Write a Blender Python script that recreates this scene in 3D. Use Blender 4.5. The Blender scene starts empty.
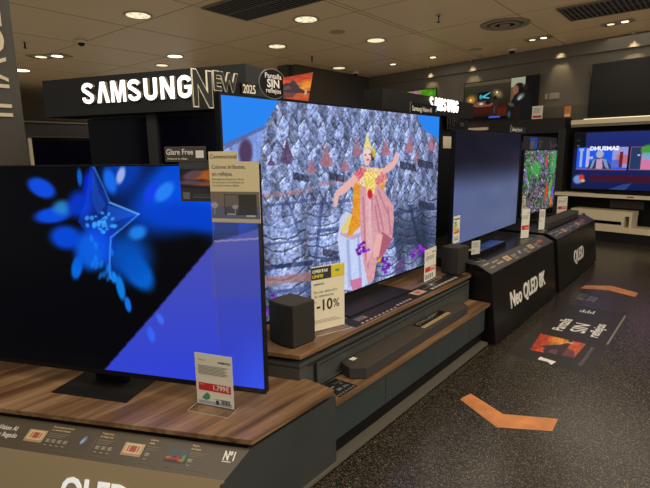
import bpy, bmesh, math, random
import numpy as np
from mathutils import Matrix, Vector
from math import sin, cos, pi, radians

S = bpy.context.scene
COL = S.collection
RND = random.Random(7)

# ------------------------------------------------------------------ camera, world, lamps, exposure
cam_d = bpy.data.cameras.new('camera'); cam = bpy.data.objects.new('camera', cam_d); COL.objects.link(cam)
cam_d.sensor_width = 36.0; cam_d.lens = 36.0 * 482.0 / 650.0; cam_d.clip_start = 0.05; cam_d.clip_end = 200
AZ, PI_, RO = radians(39.7), radians(10.7), 0.012
fw = Vector((-sin(AZ) * cos(PI_), cos(AZ) * cos(PI_), -sin(PI_)))
rt = Vector((cos(AZ), sin(AZ), 0)); up = rt.cross(fw)
r2 = rt * cos(RO) - up * sin(RO); u2 = up * cos(RO) + rt * sin(RO)
M = Matrix.Identity(4)
for i in range(3):
    M[i][0] = r2[i]; M[i][1] = u2[i]; M[i][2] = -fw[i]
M[0][3], M[1][3], M[2][3] = 0, 0, 1.55
cam.matrix_world = M
S.camera = cam

w = bpy.data.worlds.new('world'); S.world = w; w.use_nodes = True
w.node_tree.nodes['Background'].inputs[0].default_value = (0.82, 0.78, 0.68, 1)
w.node_tree.nodes['Background'].inputs[1].default_value = 0.36
S.view_settings.view_transform = 'Standard'; S.view_settings.look = 'None'
S.view_settings.exposure = 0.0; S.view_settings.gamma = 1.0
S.view_settings.use_curve_mapping = False

def area_lamp(name, loc, size, power, col=(1, .89, .72), size_y=None, direction=(0, 0, -1)):
    d = bpy.data.lights.new(name, 'AREA'); d.energy = power; d.color = col; d.size = size
    if size_y: d.shape = 'RECTANGLE'; d.size_y = size_y
    else: d.shape = 'DISK'
    o = bpy.data.objects.new(name, d); o.location = loc
    o.rotation_euler = Vector(direction).to_track_quat('-Z', 'Y').to_euler(); COL.objects.link(o)
    return o
# ceiling lighting of the shop, rows of warm downlights above the aisle and the displays
for x, y, p in ((-0.3, 1.2, 30), (-0.2, 3.6, 26), (-0.2, 6.2, 22), (-2.3, 0.0, 30), (-3.1, 3.0, 30), (-3.1, 6.4, 22),
                (1.2, -1.0, 40), (-5.0, 9.0, 12), (-1.2, 8.9, 16)):
    area_lamp('downlight_lamp', (x, y, 3.40), 2.2, p)
# soft light from the rest of the shop across the aisle
area_lamp('aisle_lamp', (3.6, 2.6, 2.6), 3.0, 130, (1, .88, .70), 2.0, (-1, 0, -.55))
# added upward fill lamp that brightens the ceiling, not a fitting of the shop
area_lamp('ceiling_fill_lamp', (-6.5, 4.5, 2.35), 16, 150, (1, .85, .63), 12, (0, 0, 1))

# ------------------------------------------------------------------ materials
def lin(c):
    c = c / 255.0
    return c / 12.92 if c <= .04045 else ((c + .055) / 1.055) ** 2.4
def rgb(r, g, b): return (lin(r), lin(g), lin(b), 1)
_m = {}
def mat(name, col, rough=.5, metal=0, emit=0, spec=.5, alpha=None, trans=0, coat=0, noise=0, nscale=20, bump=0):
    if name in _m: return _m[name]
    m = bpy.data.materials.new(name); m.use_nodes = True
    nt = m.node_tree; b = nt.nodes['Principled BSDF']
    b.inputs['Base Color'].default_value = col; b.inputs['Roughness'].default_value = rough
    b.inputs['Metallic'].default_value = metal; b.inputs['Specular IOR Level'].default_value = spec
    b.inputs['Coat Weight'].default_value = coat
    if trans: b.inputs['Transmission Weight'].default_value = trans
    if emit: b.inputs['Emission Color'].default_value = col; b.inputs['Emission Strength'].default_value = emit
    if noise or bump:
        tc = nt.nodes.new('ShaderNodeTexCoord'); n = nt.nodes.new('ShaderNodeTexNoise')
        n.inputs['Scale'].default_value = nscale; n.inputs['Detail'].default_value = 5
        nt.links.new(tc.outputs['Object'], n.inputs['Vector'])
        if noise:
            r = nt.nodes.new('ShaderNodeValToRGB')
            r.color_ramp.elements[0].position = .3; r.color_ramp.elements[1].position = .7
            r.color_ramp.elements[0].color = [c * (1 - noise) for c in col[:3]] + [1]
            r.color_ramp.elements[1].color = [min(1, c * (1 + noise)) for c in col[:3]] + [1]
            nt.links.new(n.outputs['Fac'], r.inputs['Fac']); nt.links.new(r.outputs['Color'], b.inputs['Base Color'])
        if bump:
            bp = nt.nodes.new('ShaderNodeBump'); bp.inputs['Strength'].default_value = bump
            bp.inputs['Distance'].default_value = .002
            nt.links.new(n.outputs['Fac'], bp.inputs['Height']); nt.links.new(bp.outputs['Normal'], b.inputs['Normal'])
    _m[name] = m
    return m

def wood_mat(name, cols, rough=.38):
    m = bpy.data.materials.new(name); m.use_nodes = True; nt = m.node_tree; b = nt.nodes['Principled BSDF']
    tc = nt.nodes.new('ShaderNodeTexCoord'); mp = nt.nodes.new('ShaderNodeMapping')
    mp.inputs['Scale'].default_value = (22, 1.3, 22)
    n = nt.nodes.new('ShaderNodeTexNoise'); n.inputs['Scale'].default_value = 1.0; n.inputs['Detail'].default_value = 7
    n.inputs['Roughness'].default_value = .62; n.inputs['Distortion'].default_value = .5
    mp2 = nt.nodes.new('ShaderNodeMapping'); mp2.inputs['Scale'].default_value = (7, .5, 7)
    n2 = nt.nodes.new('ShaderNodeTexNoise'); n2.inputs['Scale'].default_value = 1.0; n2.inputs['Detail'].default_value = 3
    mx = nt.nodes.new('ShaderNodeMath'); mx.operation = 'ADD'
    ml = nt.nodes.new('ShaderNodeMath'); ml.operation = 'MULTIPLY'; ml.inputs[1].default_value = .5
    r = nt.nodes.new('ShaderNodeValToRGB')
    r.color_ramp.elements[0].position = .36; r.color_ramp.elements[1].position = .64
    r.color_ramp.elements[0].color = cols[0]; r.color_ramp.elements[1].color = cols[2]
    e = r.color_ramp.elements.new(.5); e.color = cols[1]
    L = nt.links.new
    L(tc.outputs['Object'], mp.inputs['Vector']); L(mp.outputs[0], n.inputs['Vector'])
    L(tc.outputs['Object'], mp2.inputs['Vector']); L(mp2.outputs[0], n2.inputs['Vector'])
    L(n.outputs['Fac'], mx.inputs[0]); L(n2.outputs['Fac'], mx.inputs[1]); L(mx.outputs[0], ml.inputs[0])
    L(ml.outputs[0], r.inputs['Fac']); L(r.outputs['Color'], b.inputs['Base Color'])
    b.inputs['Roughness'].default_value = rough; b.inputs['Specular IOR Level'].default_value = .4
    return m
WOOD = wood_mat('walnut_laminate', [(.070, .034, .016, 1), (.21, .118, .058, 1), (.42, .26, .145, 1)])

def floor_mat():
    m = bpy.data.materials.new('speckled_floor'); m.use_nodes = True; nt = m.node_tree; b = nt.nodes['Principled BSDF']
    tc = nt.nodes.new('ShaderNodeTexCoord'); L = nt.links.new
    v = nt.nodes.new('ShaderNodeTexVoronoi'); v.inputs['Scale'].default_value = 260; L(tc.outputs['Object'], v.inputs['Vector'])
    r = nt.nodes.new('ShaderNodeValToRGB'); cr = r.color_ramp
    cr.elements[0].position = 0; cr.elements[0].color = (.008, .007, .006, 1)
    cr.elements[1].position = 1; cr.elements[1].color = (.23, .19, .13, 1)
    e = cr.elements.new(.6); e.color = (.019, .016, .0115, 1)
    e = cr.elements.new(.84); e.color = (.058, .047, .031, 1)
    sp = nt.nodes.new('ShaderNodeSeparateColor'); L(v.outputs['Color'], sp.inputs['Color']); L(sp.outputs[0], r.inputs['Fac'])
    L(r.outputs['Color'], b.inputs['Base Color'])
    n = nt.nodes.new('ShaderNodeTexNoise'); n.inputs['Scale'].default_value = 1.6; n.inputs['Detail'].default_value = 4
    L(tc.outputs['Object'], n.inputs['Vector'])
    mr = nt.nodes.new('ShaderNodeMapRange'); mr.inputs['To Min'].default_value = .19; mr.inputs['To Max'].default_value = .30
    L(n.outputs['Fac'], mr.inputs['Value']); L(mr.outputs[0], b.inputs['Roughness'])
    b.inputs['Specular IOR Level'].default_value = .55
    return m

BLACK = mat('black_plastic', (.005, .005, .006, 1), .45, spec=.2)
GLOSSB = mat('gloss_black', (.004, .004, .006, 1), .12)
DARK = mat('dark_laminate', (.012, .012, .013, 1), .4, noise=.15, nscale=6)
GREY = mat('graphite_laminate', (.060, .066, .062, 1), .42, noise=.08, nscale=9)
PANEL = mat('grey_side_panel', (.046, .051, .051, 1), .38, noise=.08, nscale=5)
TEAL = mat('slate_drawer_front', (.040, .054, .058, 1), .38)
TAN = mat('tan_front_panel', (.36, .28, .165, 1), .36)
STRIP = mat('taupe_info_strip', (.085, .066, .045, 1), .4)
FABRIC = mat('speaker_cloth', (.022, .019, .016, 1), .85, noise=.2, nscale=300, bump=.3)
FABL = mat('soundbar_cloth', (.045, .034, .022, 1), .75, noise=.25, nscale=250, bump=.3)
WHITE = mat('white_letters', (.85, .83, .78, 1), .5)
CREAM = mat('cream_paper', (.84, .77, .58, 1), .55)
PAPER = mat('white_paper', (.84, .82, .72, 1), .5)
INK = mat('dark_ink', (.03, .03, .03, 1), .6)
INKG = mat('grey_ink', (.22, .21, .19, 1), .6)
RED = mat('red_print', (.62, .03, .03, 1), .5)
YEL = mat('yellow_print', (.75, .62, .03, 1), .5)
GRN = mat('green_print', (.08, .30, .18, 1), .5)
BLUEP = mat('blue_print', (.15, .35, .75, 1), .5)
ORG = mat('orange_print', (.72, .25, .07, 1), .5)
ORGP = mat('orange_floor_vinyl', (.60, .23, .075, 1), .42, noise=.25, nscale=9)
TITLEINK = mat('peach_print', (.62, .45, .25, 1), .5)
BEIGE = mat('beige_picture', (.5, .38, .22, 1), .5)
PLUM = mat('plum_picture', (.12, .06, .10, 1), .5)
CREAMP = mat('cream_lacquer', (.80, .70, .50, 1), .4)
METAL = mat('brushed_metal', (.35, .33, .30, 1), .35, metal=.8)
GLOWW = mat('lit_sign_letters', (1, 1, 1, 1), .5, emit=1.6)
RETURN = mat('letter_side', (.45, .37, .25, 1), .5)
LAMP = mat('lamp_glow', (1, .86, .58, 1), .5, emit=3.0)
LAMPD = mat('lamp_glow_dim', (1, .80, .50, 1), .5, emit=1.1)
LEDSTRIP = mat('led_strip_glow', (1, .86, .6, 1), .5, emit=.9)
STANDB = mat('stand_black', (.009, .008, .0075, 1), .6, spec=.3)
FASC = mat('fascia_charcoal', (.026, .031, .034, 1), .5)

def acrylic():
    m = bpy.data.materials.new('clear_acrylic'); m.use_nodes = True; nt = m.node_tree
    for n in list(nt.nodes): nt.nodes.remove(n)
    o = nt.nodes.new('ShaderNodeOutputMaterial'); t = nt.nodes.new('ShaderNodeBsdfTransparent')
    t.inputs[0].default_value = (.975, .98, .985, 1)
    g = nt.nodes.new('ShaderNodeBsdfGlossy'); g.inputs['Roughness'].default_value = .12
    
    mx = nt.nodes.new('ShaderNodeMixShader')
    mx.inputs[0].default_value = .05; nt.links.new(t.outputs[0], mx.inputs[1]); nt.links.new(g.outputs[0], mx.inputs[2])
    nt.links.new(mx.outputs[0], o.inputs[0])
    return m
ACR = acrylic()
ACRE = mat('acrylic_edge', (.55, .52, .42, 1), .2)

def screen_mat(name, strength=1.0, rough=.22):
    m = bpy.data.materials.new(name); m.use_nodes = True; nt = m.node_tree; b = nt.nodes['Principled BSDF']
    a = nt.nodes.new('ShaderNodeAttribute'); a.attribute_name = 'picture'
    b.inputs['Base Color'].default_value = (.003, .003, .004, 1); b.inputs['Roughness'].default_value = rough
    b.inputs['Specular IOR Level'].default_value = .05
    nt.links.new(a.outputs['Color'], b.inputs['Emission Color']); b.inputs['Emission Strength'].default_value = strength
    return m
SCREEN = screen_mat('lit_screen')
def print_mat(name, rough=.45):
    m = bpy.data.materials.new(name); m.use_nodes = True; nt = m.node_tree; b = nt.nodes['Principled BSDF']
    a = nt.nodes.new('ShaderNodeAttribute'); a.attribute_name = 'picture'
    b.inputs['Roughness'].default_value = rough
    nt.links.new(a.outputs['Color'], b.inputs['Base Color'])
    return m
PRINT = print_mat('printed_picture')
OFF = mat('switched_off_screen', (.002, .003, .011, 1), .18, spec=.15)

# ------------------------------------------------------------------ mesh helpers
class MB:
    def __init__(self): self.bm = bmesh.new(); self.pieces = []; self.has_text = False
    def box(self, x0, x1, y0, y1, z0, z1):
        return self.prism([(x0, y0), (x1, y0), (x1, y1), (x0, y1)], z0, z1)
    def prism(self, poly, z0, z1, mtx=None):
        a = sum(poly[i][0] * poly[(i + 1) % len(poly)][1] - poly[(i + 1) % len(poly)][0] * poly[i][1] for i in range(len(poly)))
        if a < 0: poly = list(poly)[::-1]
        mtx = mtx or Matrix.Identity(4)
        lo = [self.bm.verts.new(mtx @ Vector((x, y, z0))) for x, y in poly]
        hi = [self.bm.verts.new(mtx @ Vector((x, y, z1))) for x, y in poly]
        self.bm.faces.new(lo[::-1]); self.bm.faces.new(hi)
        n = len(poly)
        for i in range(n):
            self.bm.faces.new((lo[i], lo[(i + 1) % n], hi[(i + 1) % n], hi[i]))
        return self
    def profile_x(self, poly, x0, x1):      # polygon in (y,z), extruded along x
        return self.prism(poly, x0, x1, Matrix(((0, 0, 1, 0), (1, 0, 0, 0), (0, 1, 0, 0), (0, 0, 0, 1))))
    def profile_y(self, poly, y0, y1):      # polygon in (x,z), extruded along y
        return self.prism(poly, y0, y1, Matrix(((1, 0, 0, 0), (0, 0, 1, 0), (0, 1, 0, 0), (0, 0, 0, 1))))
    def lathe(self, prof, cx=0, cy=0, n=28, z=0):   # prof = [(r,z)], around vertical axis
        rings = []
        for r, h in prof:
            rings.append([self.bm.verts.new((cx + r * cos(2 * pi * i / n), cy + r * sin(2 * pi * i / n), z + h)) for i in range(n)])
        for a, b in zip(rings, rings[1:]):
            for i in range(n): self.bm.faces.new((a[i], a[(i + 1) % n], b[(i + 1) % n], b[i]))
        self.bm.faces.new(rings[0][::-1]); self.bm.faces.new(rings[-1])
        return self
    def text(self, *a, **k):
        if self.has_text:
            p_ = MB(); p_._text(*a, **k); self.pieces.append(p_)
        else: self._text(*a, **k); self.has_text = True
        return self
    def _text(self, body, size, mtx, bold=0, depth=.0, sx=1, align='LEFT', shear=0, space=1):
        c = bpy.data.curves.new('t', 'FONT'); c.body = body; c.size = size; c.offset = bold * size
        c.extrude = depth; c.align_x = align; c.space_character = space; c.shear = shear; c.resolution_u = 3
        o = bpy.data.objects.new('t', c); COL.objects.link(o)
        me = bpy.data.meshes.new_from_object(o.evaluated_get(bpy.context.evaluated_depsgraph_get()))
        me.transform(mtx @ Matrix.Diagonal((sx, 1, 1, 1)))
        self.bm.from_mesh(me); bpy.data.objects.remove(o); bpy.data.curves.remove(c); bpy.data.meshes.remove(me)
        return self

def obj(name, mb, m, parent=None, bevel=0, smooth=False, mtx=None, world=False):
    for p_ in mb.pieces: obj(name, p_, m, parent, bevel, smooth, mtx, world)
    bm = mb.bm
    if mtx: bm.transform(mtx)
    if world and parent is not None:
        bm.transform((Matrix.Translation(parent.location) @ parent.rotation_euler.to_matrix().to_4x4()).inverted())
    bmesh.ops.recalc_face_normals(bm, faces=bm.faces)
    me = bpy.data.meshes.new(name); bm.to_mesh(me); bm.free()
    me.materials.append(m)
    o = bpy.data.objects.new(name, me); COL.objects.link(o)
    if parent: o.parent = parent
    if bevel:
        b = o.modifiers.new('bevel', 'BEVEL'); b.width = bevel; b.segments = 2; b.limit_method = 'ANGLE'
    if smooth:
        for p in me.polygons: p.use_smooth = True
    return o
def tag(o, label, cat, group=None, kind=None):
    o['label'] = label; o['category'] = cat
    if group: o['group'] = group
    if kind: o['kind'] = kind
    return o
def thing(name, label, cat, loc=(0, 0, 0), rz=0, group=None):
    o = bpy.data.objects.new(name, None); COL.objects.link(o); o.empty_display_size = .1
    o.location = loc; o.rotation_euler = (0, 0, rz)
    return tag(o, label, cat, group)
def struct(name, mb, m, label=None):
    o = obj(name, mb, m); o['kind'] = 'structure'
    if label: o['label'] = label
    return o
UPR = Matrix(((1, 0, 0, 0), (0, 0, -1, 0), (0, 1, 0, 0), (0, 0, 0, 1)))     # xy plane stood up, facing -y
def face(x, z, y=0): return Matrix.Translation((x, y, z)) @ UPR

def frame(origin, right, upv):     # plane frame with x along right and y along up
    r = Vector(right).normalized(); u = Vector(upv).normalized(); n = r.cross(u)
    m = Matrix.Identity(4)
    for i in range(3): m[i][0] = r[i]; m[i][1] = u[i]; m[i][2] = n[i]; m[i][3] = origin[i]
    return m
def flat(mb, m, x0, y0, x1, y1, t=.0006, z=0):   # thin printed rectangle in a plane frame
    mb.prism([(x0, y0), (x1, y0), (x1, y1), (x0, y1)], z, z + t, m); return mb

# ------------------------------------------------------------------ pictures, drawn as colour values on a fine grid
class Pic:
    def __init__(s, nx, ny, h=None):
        s.nx, s.ny = nx, ny
        u, v = np.meshgrid((np.arange(nx + 1)) / nx, (np.arange(ny + 1)) / ny)
        s.u, s.v = u, v
        if h is None: s.x, s.y = u, v
        else:
            h = np.array(h); d = h[2, 0] * u + h[2, 1] * v + h[2, 2]
            s.x = (h[0, 0] * u + h[0, 1] * v + h[0, 2]) / d; s.y = (h[1, 0] * u + h[1, 1] * v + h[1, 2]) / d
        s.c = np.zeros(u.shape + (3,))
    def put(s, mask, col, a=1.0):
        k = (np.clip(mask, 0, 1) * a)[..., None]
        s.c = s.c * (1 - k) + np.array(col, float) * k
    def rect(s, x0, y0, x1, y1, col, a=1.0):
        s.put(((s.x >= x0) & (s.x <= x1) & (s.y >= y0) & (s.y <= y1)).astype(float), col, a)
    def inpoly(s, pts):
        inside = np.zeros(s.x.shape, bool); n = len(pts)
        for i in range(n):
            x0, y0 = pts[i]; x1, y1 = pts[(i + 1) % n]
            if y0 == y1: continue
            c = ((y0 > s.y) != (y1 > s.y)) & (s.x < (x1 - x0) * (s.y - y0) / (y1 - y0) + x0)
            inside ^= c
        return inside
    def poly(s, pts, col, a=1.0, tex=0, seed=1):
        m = s.inpoly(pts).astype(float)
        if tex:
            k = (vn(s.u * 230, s.v * 150, seed) - .5) * 2 * tex
            c = np.clip(np.array(col, float) + k[..., None] * 90, 0, 255); mm = (m * a)[..., None]
            s.c = s.c * (1 - mm) + c * mm
        else: s.put(m, col, a)
    def ell(s, cx, cy, rx, ry, ang, col, soft=.3, a=1.0):
        t = radians(ang); dx, dy = s.x - cx, s.y - cy
        p, q = dx * cos(t) + dy * sin(t), -dx * sin(t) + dy * cos(t)
        d = np.sqrt((p / rx) ** 2 + (q / ry) ** 2)
        m = np.clip((1 + soft - d) / (2 * soft), 0, 1); s.put(m * m * (3 - 2 * m), col, a)
    def build(s, name, m, parent, W, H, ox, oz, y, mtx=None):
        nx, ny = s.nx, s.ny
        co = np.zeros(((nx + 1) * (ny + 1), 3)); co[:, 0] = ox + s.u.ravel() * W; co[:, 1] = y; co[:, 2] = oz + s.v.ravel() * H
        i = np.arange(nx * ny); r, c = i // nx, i % nx; a = r * (nx + 1) + c
        f = np.stack([a, a + 1, a + nx + 2, a + nx + 1], 1)
        me = bpy.data.meshes.new(name); me.from_pydata(co.tolist(), [], f.tolist())
        at = me.color_attributes.new('picture', 'FLOAT_COLOR', 'POINT')
        v = np.clip(s.c, 0, 255) / 255.0; v = np.where(v <= .04045, v / 12.92, ((v + .055) / 1.055) ** 2.4)
        v = np.concatenate([v.reshape(-1, 3), np.ones((v.shape[0] * v.shape[1], 1))], 1)
        at.data.foreach_set('color', v.astype(np.float32).ravel())
        if mtx: me.transform(mtx)
        me.materials.append(m); o = bpy.data.objects.new(name, me); COL.objects.link(o); o.parent = parent
        return o
def vn(x, y, seed=0):      # value noise 0..1
    xi, yi = np.floor(x).astype(int), np.floor(y).astype(int); fx, fy = x - xi, y - yi
    def h(a, b):
        n = (a * 374761393 + b * 668265263 + seed * 1442695041) & 0x7fffffff
        n = ((n ^ (n >> 13)) * 1274126177) & 0x7fffffff
        return ((n ^ (n >> 16)) & 0xffff) / 65535.0
    fx, fy = fx * fx * (3 - 2 * fx), fy * fy * (3 - 2 * fy)
    return (h(xi, yi) * (1 - fx) + h(xi + 1, yi) * fx) * (1 - fy) + (h(xi, yi + 1) * (1 - fx) + h(xi + 1, yi + 1) * fx) * fy

# ------------------------------------------------------------------ setting
ZC = 3.43
b = MB(); b.box(-30, 6, -4, 14, -.06, 0); FLOOR = struct('floor', b, floor_mat())
def ceiling_mat():
    m = bpy.data.materials.new('metal_ceiling_tiles'); m.use_nodes = True; nt = m.node_tree; b = nt.nodes['Principled BSDF']
    L = nt.links.new; tc = nt.nodes.new('ShaderNodeTexCoord')
    n = nt.nodes.new('ShaderNodeTexNoise'); n.inputs['Scale'].default_value = .35; L(tc.outputs['Object'], n.inputs['Vector'])
    r = nt.nodes.new('ShaderNodeValToRGB'); r.color_ramp.elements[0].color = (.48, .34, .20, 1); r.color_ramp.elements[1].color = (.53, .40, .245, 1)
    L(n.outputs['Fac'], r.inputs['Fac']); L(r.outputs['Color'], b.inputs['Base Color'])
    b.inputs['Roughness'].default_value = .38; b.inputs['Specular IOR Level'].default_value = .35
    return m
CEIL = ceiling_mat()
b = MB(); b.box(-30, 6, -4, 14, ZC, ZC + .1); ceil = struct('ceiling', b, CEIL)
SEAM = mat('ceiling_seam', (.20, .15, .095, 1), .8)
b = MB()
for x in (-2.52, -4.06, -4.14, -5.52, -7.1, -8.7, -10.3, -11.9, -13.5, -16.5):
    b.box(x - .006, x + .006, -2, 12, ZC - .002, ZC + .001)
for y in (2.4, 4.05, 5.7, 7.3, 8.9):
    b.box(-20, 3, y - .005, y + .005, ZC - .002, ZC + .001)
o = struct('trim_1', b, SEAM, 'thin dark joints between the ceiling panels')

WALL = mat('taupe_wall', (.095, .083, .066, 1), .6, noise=.06, nscale=2)
WALLD = mat('dark_wall', (.045, .038, .030, 1), .6)
WALLB = mat('beige_wall', (.40, .33, .24, 1), .6)
P1 = Vector((-1.221, 9.784, 0)); DW = Vector((-.9886, .1505, 0)).normalized(); NW = Vector((-.1505, -.9886, 0)).normalized()
def BW(s, off=0): p = P1 + DW * s + NW * off; return (p.x, p.y)
ANGW = math.atan2(-DW.y, -DW.x)            # local +x runs to the right along the back wall
def wallbox(mb, s0, s1, o0, o1, z0, z1): return mb.prism([BW(s0, o0), BW(s1, o0), BW(s1, o1), BW(s0, o1)], z0, z1)
b = MB(); wallbox(b, -6, 6.45, -.15, 0, 0, ZC); struct('wall_back', b, WALL)
b = MB(); wallbox(b, -6, 6.40, 0, .06, 3.21, ZC - .002); struct('trim_2', b, WALL, 'taupe band along the top of the back wall')
b = MB(); b.prism([(-7.55, 8.0), (-7.4, 8.0), (-7.33, 10.7), (-7.5, 10.7)], 0, ZC); struct('wall_left', b, WALLD)
b = MB(); b.box(-7.85, -7.56, 7.9, 8.1, 0, ZC); struct('wall_column', b, WALLD)
b = MB(); b.box(-11, -7.87, 7.95, 8.1, 0, ZC); struct('wall_far', b, WALLB)
b = MB(); b.box(-10.9, -7.9, 7.90, 7.949, 0, 2.95); struct('trim_3', b, mat('maroon_wall_band', (.06, .022, .015, 1), .6), 'dark maroon lower band of the far beige wall')
b = MB(); b.box(-28.2, -28, -4, 14, 0, ZC); struct('wall_end', b, WALL)

# pillar with upright lettering
A1 = radians(24.5)
pl = thing('pillar', 'taupe shop pillar at the far left with cream upright capital letters', 'pillar', (-3.451, 1.203, 0), pi / 2)
obj('column', MB().box(-.75, 0, 0, .5, 0, ZC), mat('pillar_taupe', (.038, .033, .025, 1), .55), pl)
m = MB(); rot = Matrix.Translation((-.060, -.004, 1.775)) @ UPR @ Matrix.Rotation(pi / 2, 4, 'Z')
m.text('IMAGEN', .22, rot, bold=0, depth=.008, sx=.98)
obj('lettering', m, mat('cream_pillar_letters', (.62, .52, .36, 1), .5), pl)

# ------------------------------------------------------------------ televisions
def tv(name, label, c, rz, W, H, zb, pic=None, off=OFF, depth=.035, bez=.008, bb=.014, ybody=0, bodymat=BLACK):
    t = thing(name, label, 'television', (c[0], c[1], zb), rz)
    f = MB(); f.box(-W / 2, W / 2, .004, depth, 0, H); obj('back_shell', f, bodymat, t, bevel=.004)
    f = MB(); y0, y1 = -.004, .0039
    f.box(-W / 2, W / 2, y0, y1, H - bez, H); f.box(-W / 2, W / 2, y0, y1, 0, bb)
    f.box(-W / 2, -W / 2 + bez, y0, y1, bb, H - bez); f.box(W / 2 - bez, W / 2, y0, y1, bb, H - bez); obj('bezel', f, bodymat, t)
    if pic: pic.build('screen', SCREEN, t, W - 2 * bez, H - bez - bb, -W / 2 + bez, bb, 0)
    else: obj('screen', MB().box(-W / 2 + bez, W / 2 - bez, 0, .0039, bb, H - bez), off, t)
    return t

# picture of the near screen: blue glass star bursting out of black
H1 = [[257.075, -25.707, -36.903], [-30.298, -202.029, 355.903], [-.174, -.072, 1]]
p = Pic(420, 250, H1); p.c[:] = (3, 4, 8)
lavm = p.inpoly([(105, 374), (155.7, 315), (215, 243), (275, 224), (275, 400), (105, 400)])
for cx, cy, rx, ry, an, col, so in ((185, 205, 62, 26, -12, (0, 70, 215), .5), (176, 178, 40, 22, -35, (0, 78, 225), .5), (228, 190, 40, 48, -20, (0, 80, 225), .4),
        (205, 218, 50, 13, 6, (0, 62, 200), .5), (139, 274, 12, 21, -35, (0, 105, 225), .35), (128, 258, 22, 24, -25, (0, 80, 190), .6),
        (125, 168, 20, 30, 25, (0, 60, 180), .6), (41, 187, 15, 9, 28, (10, 80, 240), .3), (53, 215, 19, 8, -8, (5, 80, 240), .35),
        (66, 238, 16, 12, 10, (0, 75, 230), .4), (88, 183, 5, 14, 5, (0, 40, 210), .5), (62, 207, 9, 7, 0, (40, 130, 200), .6),
        (80, 204, 12, 14, 0, (0, 55, 210), .5), (110, 180, 6, 13, -15, (20, 110, 240), .4), (79.5, 176, 2.5, 9, -4, (0, 100, 225), .4),
        (121, 174, 4, 9, 15, (165, 185, 240), .4), (152, 192, 6, 10, 30, (20, 60, 235), .35), (165, 191, 7, 12, 42, (40, 130, 245), .35),
        (77, 269, 5.5, 12, 8, (0, 110, 240), .3), (121, 290, 4, 13, -12, (10, 130, 240), .3), (128.5, 307, 3, 8, -12, (15, 120, 245), .3),
        (95, 245, 18, 22, 20, (0, 60, 200), .5), (138, 233, 9, 7, -20, (30, 130, 240), .5), (92, 252, 16, 19, 0, (5, 95, 225), .4), (114, 279, 3, 6, -10, (20, 140, 250), .4)):
    p.ell(cx, cy, rx, ry, an, col, so, .92)
p.poly([(90, 162), (94, 163), (101, 187), (110, 202), (139, 214), (121, 228), (113, 240), (111, 262), (113.5, 281), (110, 279), (103, 256), (93, 240), (78, 222), (86, 200)], (12, 74, 235), .5)
p.poly([(92, 164), (95, 176), (99, 192), (106, 205), (98, 215), (92, 200)], (50, 120, 245), .28)
p.poly([(108, 205), (139, 214), (114, 222), (104, 236)], (40, 120, 245), .35)
for i in range(34):
    a = RND.random() * 6.28; r = RND.random() ** .7 * 16
    p.ell(101 + r * cos(a), 222 + r * .9 * sin(a), .8 + RND.random() * 1.6, .8 + RND.random() * 2, RND.random() * 90, (60, 165, 250), .4, .8)
for k in range(22):
    q = k / 21; p.ell(110 + q * 29, 202 + q * 12, 1.2, .9, 0, (120, 190, 255), .5, .7); p.ell(139 - q * 28, 214 + q * 26 - q * q * 2, 1.1, .9, 0, (90, 170, 255), .5, .6)
    p.ell(93 + q * 17, 164 + q * 38 - q * (1 - q) * 4, .9, 1.2, 0, (70, 140, 250), .5, .6); p.ell(111 + sin(q * 3) * -1, 240 + q * 40, .9, 1.2, 0, (90, 170, 255), .5, .6)
for i in range(12): p.ell(101 + RND.uniform(-10, 12), 250 + RND.uniform(-12, 30), 2, 4, RND.uniform(-20, 20), (20, 130, 245), .5, .6)
k = lavm.astype(float)
for _ in range(2): k[1:-1, 1:-1] = (k[1:-1, 1:-1] * 2 + k[:-2, 1:-1] + k[2:, 1:-1] + k[1:-1, :-2] + k[1:-1, 2:]) / 6
lav = np.zeros_like(p.c); q = np.clip((p.y - 225) / 170, 0, 1)
for j, (a0, a1) in enumerate(((74, 46), (80, 64), (172, 214))): lav[..., j] = a0 + (a1 - a0) * q
glow = np.exp(-((p.x - 262) / 26) ** 2) * np.clip((p.y - 330) / 60, 0, 1)
lav[..., 0] += glow * 8; lav[..., 1] += glow * 20; lav[..., 2] += glow * 30
p.c = p.c * (1 - k[..., None]) + lav * k[..., None]
p.ell(161, 322, 3, 6, -28, (60, 110, 245), .4, .9); p.ell(152, 338, 3.5, 8, -15, (50, 100, 245), .4, .9)
p.rect(213, 222, 262, 300, (86, 88, 150), .25); p.poly([(215, 241), (262, 238), (262, 240), (215, 243)], (150, 140, 190), .8)  # bluish reflection in the clear sheet, painted into the picture
p.rect(216, 222, 240, 236, (30, 40, 70), .5)
W1, HH1 = 1.73, 1.0
c1 = (-1.459 - .865 * cos(A1), 1.341 - .865 * sin(A1))
t = tv('television', 'large slim television nearest the camera showing blue glass splash on black', c1, A1, W1, HH1, .51, p, bb=.022, bez=.007)
st = MB(); st.box(-.21, .21, -.095, .135, -.080, -.0745); obj('stand_plate', st, STANDB, t, bevel=.002)
st = MB(); st.profile_x([(.040, .05), (.075, .05), (.10, -.0745), (.07, -.0745)], -.09, .09); obj('stand_neck', st, BLACK, t, bevel=.003)

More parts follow.
